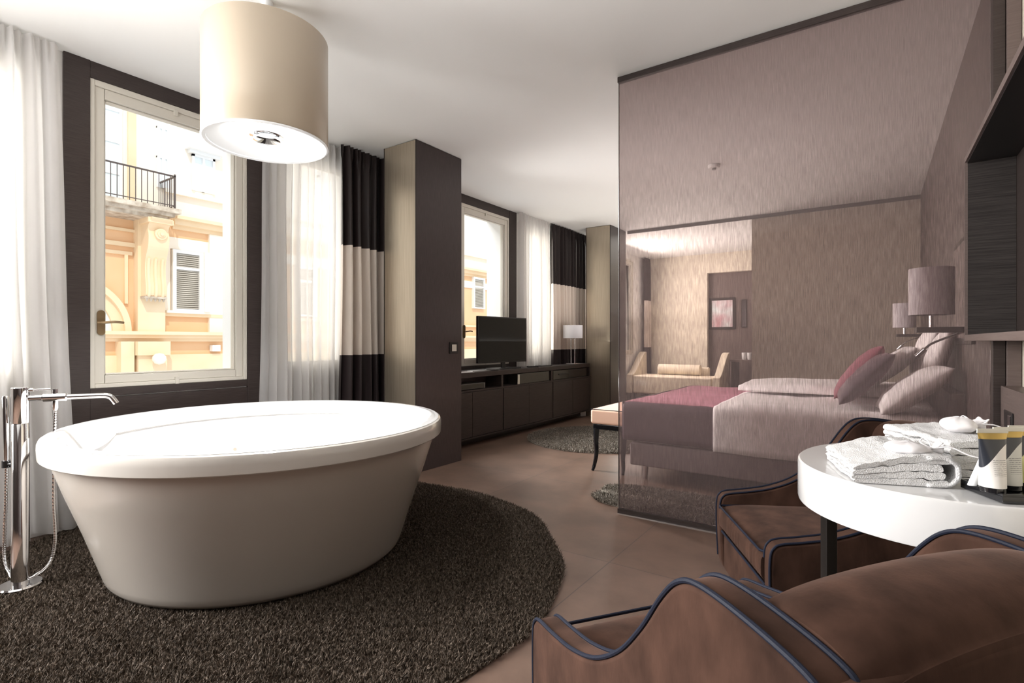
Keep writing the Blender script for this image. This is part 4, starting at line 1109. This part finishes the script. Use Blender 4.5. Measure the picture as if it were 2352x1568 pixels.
# louvred shutter window
def shutter(y0, y1, z0, z1, full=True):
    f = MB(); w_ = .10
    f.box((FX0, y0, z0), (FX0 + .16, y0 + w_, z1)); f.box((FX0, y1 - w_, z0), (FX0 + .16, y1, z1)); f.box((FX0, y0 + w_, z1 - w_), (FX0 + .16, y1 - w_, z1)); f.box((FX0, y0 + w_, z0), (FX0 + .16, y1 - w_, z0 + .06))
    zm = z0 + (z1 - z0)*.70
    f.box((FX0, y0 + w_, zm - .04), (FX0 + .15, y1 - w_, zm + .04))
    fo = f.build('window_frame', 'shutter_white', bl)
    l = MB(); z = z0 + .09
    while z < z1 - w_ - .03:
        if abs(z - zm) > .06:
            l.add([(FX0 + .02, y0 + w_, z + .05), (FX0 + .02, y1 - w_, z + .05), (FX0 + .11, y1 - w_, z), (FX0 + .11, y0 + w_, z),
                   (FX0 + .02, y0 + w_, z + .038), (FX0 + .02, y1 - w_, z + .038), (FX0 + .11, y1 - w_, z - .012), (FX0 + .11, y0 + w_, z - .012)],
                  [(0, 1, 2, 3), (4, 7, 6, 5), (3, 2, 6, 7), (0, 4, 5, 1), (0, 3, 7, 4), (1, 5, 6, 2)])
        z += .062
    l.build('louvres', 'louvre', fo)
    MB().box((FX0, y0 + w_, z0), (FX0 + .015, y1 - w_, z1)).build('shutter_back', 'louvre', fo)
shutter(7.40, 8.28, 2.06, 3.96); MB().box((FX0, 8.28, 2.06), (FX0 + .3, 8.44, 3.96)).build('open_shutter', 'shutter_white', bl)
shutter(9.05, 9.95, 2.06, 3.96); shutter(11.6, 12.5, 2.06, 3.96); shutter(22.2, 23.2, 2.9, 4.6)
MB().box((FX0, 7.2, 1.98), (FX0 + .22, 8.5, 2.06)).build('window_sill', 'stone_light', bl)
# upper windows and door
def upwin(y0, y1, z0, z1, head=True):
    f = MB(); w_ = .07
    f.box((FX0, y0, z0), (FX0 + .08, y0 + w_, z1)); f.box((FX0, y1 - w_, z0), (FX0 + .08, y1, z1)); f.box((FX0, y0, z1 - w_), (FX0 + .08, y1, z1)); f.box((FX0, (y0+y1)/2 - .04, z0), (FX0 + .07, (y0+y1)/2 + .04, z1))
    z = z0 + .9
    while z < z1 - .3: f.box((FX0, y0, z), (FX0 + .06, y1, z + .05)); z += .9
    if head:
        f.box((FX0, y0 - .2, z1 + .1), (FX0 + .35, y1 + .2, z1 + .28)); f.box((FX0, y0 - .12, z1 + .0), (FX0 + .18, y1 + .12, z1 + .1))
    fo = f.build('window_frame', 'shutter_white', bl)
    MB().box((FX0, y0 + w_, z0), (FX0 + .03, y1 - w_, z1 - w_)).build('pane', 'street_glass', fo)
upwin(5.15, 6.10, 5.0, 8.2, False); upwin(8.0, 8.7, 5.95, 7.1); upwin(7.0, 7.35, 5.8, 8.0, False)
upwin(10.2, 11.1, 6.0, 7.6); upwin(12.6, 13.5, 6.0, 7.6); upwin(25.0, 26.0, 5.9, 8.0)
MB().box((FX0, 6.25, 5.0), (FX0 + .06, 6.45, 8.6)).build('pilaster', 'stone', bl)
# balcony
sl_ = MB()
sl_.box((FX0, -2, 4.86), (-16.85, 7.22, 4.99)); sl_.box((FX0, -2, 4.76), (-16.98, 7.10, 4.86)); sl_.box((FX0, -2, 4.66), (-17.1, 6.95, 4.76))
bs = sl_.build('balcony_slab', 'balcony_stone', bl)
rl = MB()
xr = -16.93
rl.box((xr - .02, -2, 5.92), (xr + .02, 7.08, 5.96)); rl.box((xr - .012, -2, 5.07), (xr + .012, 7.08, 5.09))
rl.box((FX0, 7.06, 5.92), (xr, 7.10, 5.96)); rl.box((FX0, 7.07, 5.07), (xr, 7.09, 5.09)); rl.box((xr - .02, 7.05, 4.99), (xr + .02, 7.09, 6.0))
y = -1.9
while y < 7.0: rl.box((xr - .008, y - .008, 4.99), (xr + .008, y + .008, 5.93)); y += .145
x = FX0 + .12
while x < xr: rl.box((x - .008, 7.07, 4.99), (x + .008, 7.086, 5.93)); x += .145
rl.build('railing', 'iron', bl)
# scrolled corbel under the balcony
cp = cr([(FX0 + .30, 2.42), (FX0 + .62, 2.42), (FX0 + .66, 2.70), (FX0 + .60, 3.05), (FX0 + .62, 3.45), (FX0 + .80, 3.85), (FX0 + .84, 4.15), (FX0 + .78, 4.35), (FX0 + .86, 4.5), (FX0 + 1.05, 4.66), (FX0 + .30, 4.66)], 5)
cb = MB().prism([(a, b) for a, b in cp], 1, 6.48, 7.02)
cb.box((FX0 + .30, 6.42, 4.52), (FX0 + .98, 7.08, 4.66))
co = cb.build('corbel', 'stone', bl)
fl = MB()
for yy in (6.56, 6.74, 6.92):
    fl.tube([(a + .012, yy, b) for a, b in cp[4:22]], .045, 8)
fl.build('fluting', 'stone', co, smooth=True)
rs = MB()
for r0, d in ((.16, .05), (.10, .08), (.05, .12)):
    cth = [(6.78 + r0*math.cos(2*PI*i/28), 4.22 + r0*math.sin(2*PI*i/28)) for i in range(28)]
    rs.prism(cth, 0, FX0 + .80, FX0 + .86 + d)
rs.build('rosette', 'stone', co)
gt = MB()
for i in range(5):
    gt.lathe([(.05, 2.36), (.02, 2.28), (0, 2.26)], (FX0 + .58, 6.53 + i*.11), 10)
gt.box((FX0 + .3, 6.46, 2.36), (FX0 + .66, 7.04, 2.42)); gt.build('drops', 'balcony_stone', co)
lm = MB().lathe([(0, .42), (.12, .46), (.18, .56), (.17, .66), (.10, .74), (0, .76)], (FX0 + .72, 6.80), 20, cap=False); lm.build('street_globe', 'stone_light', bl, smooth=True)
MB().box((FX0 + .02, 8.55, .78), (FX0 + .22, 8.80, .98)).build('junction_box', 'shutter_white', bl)
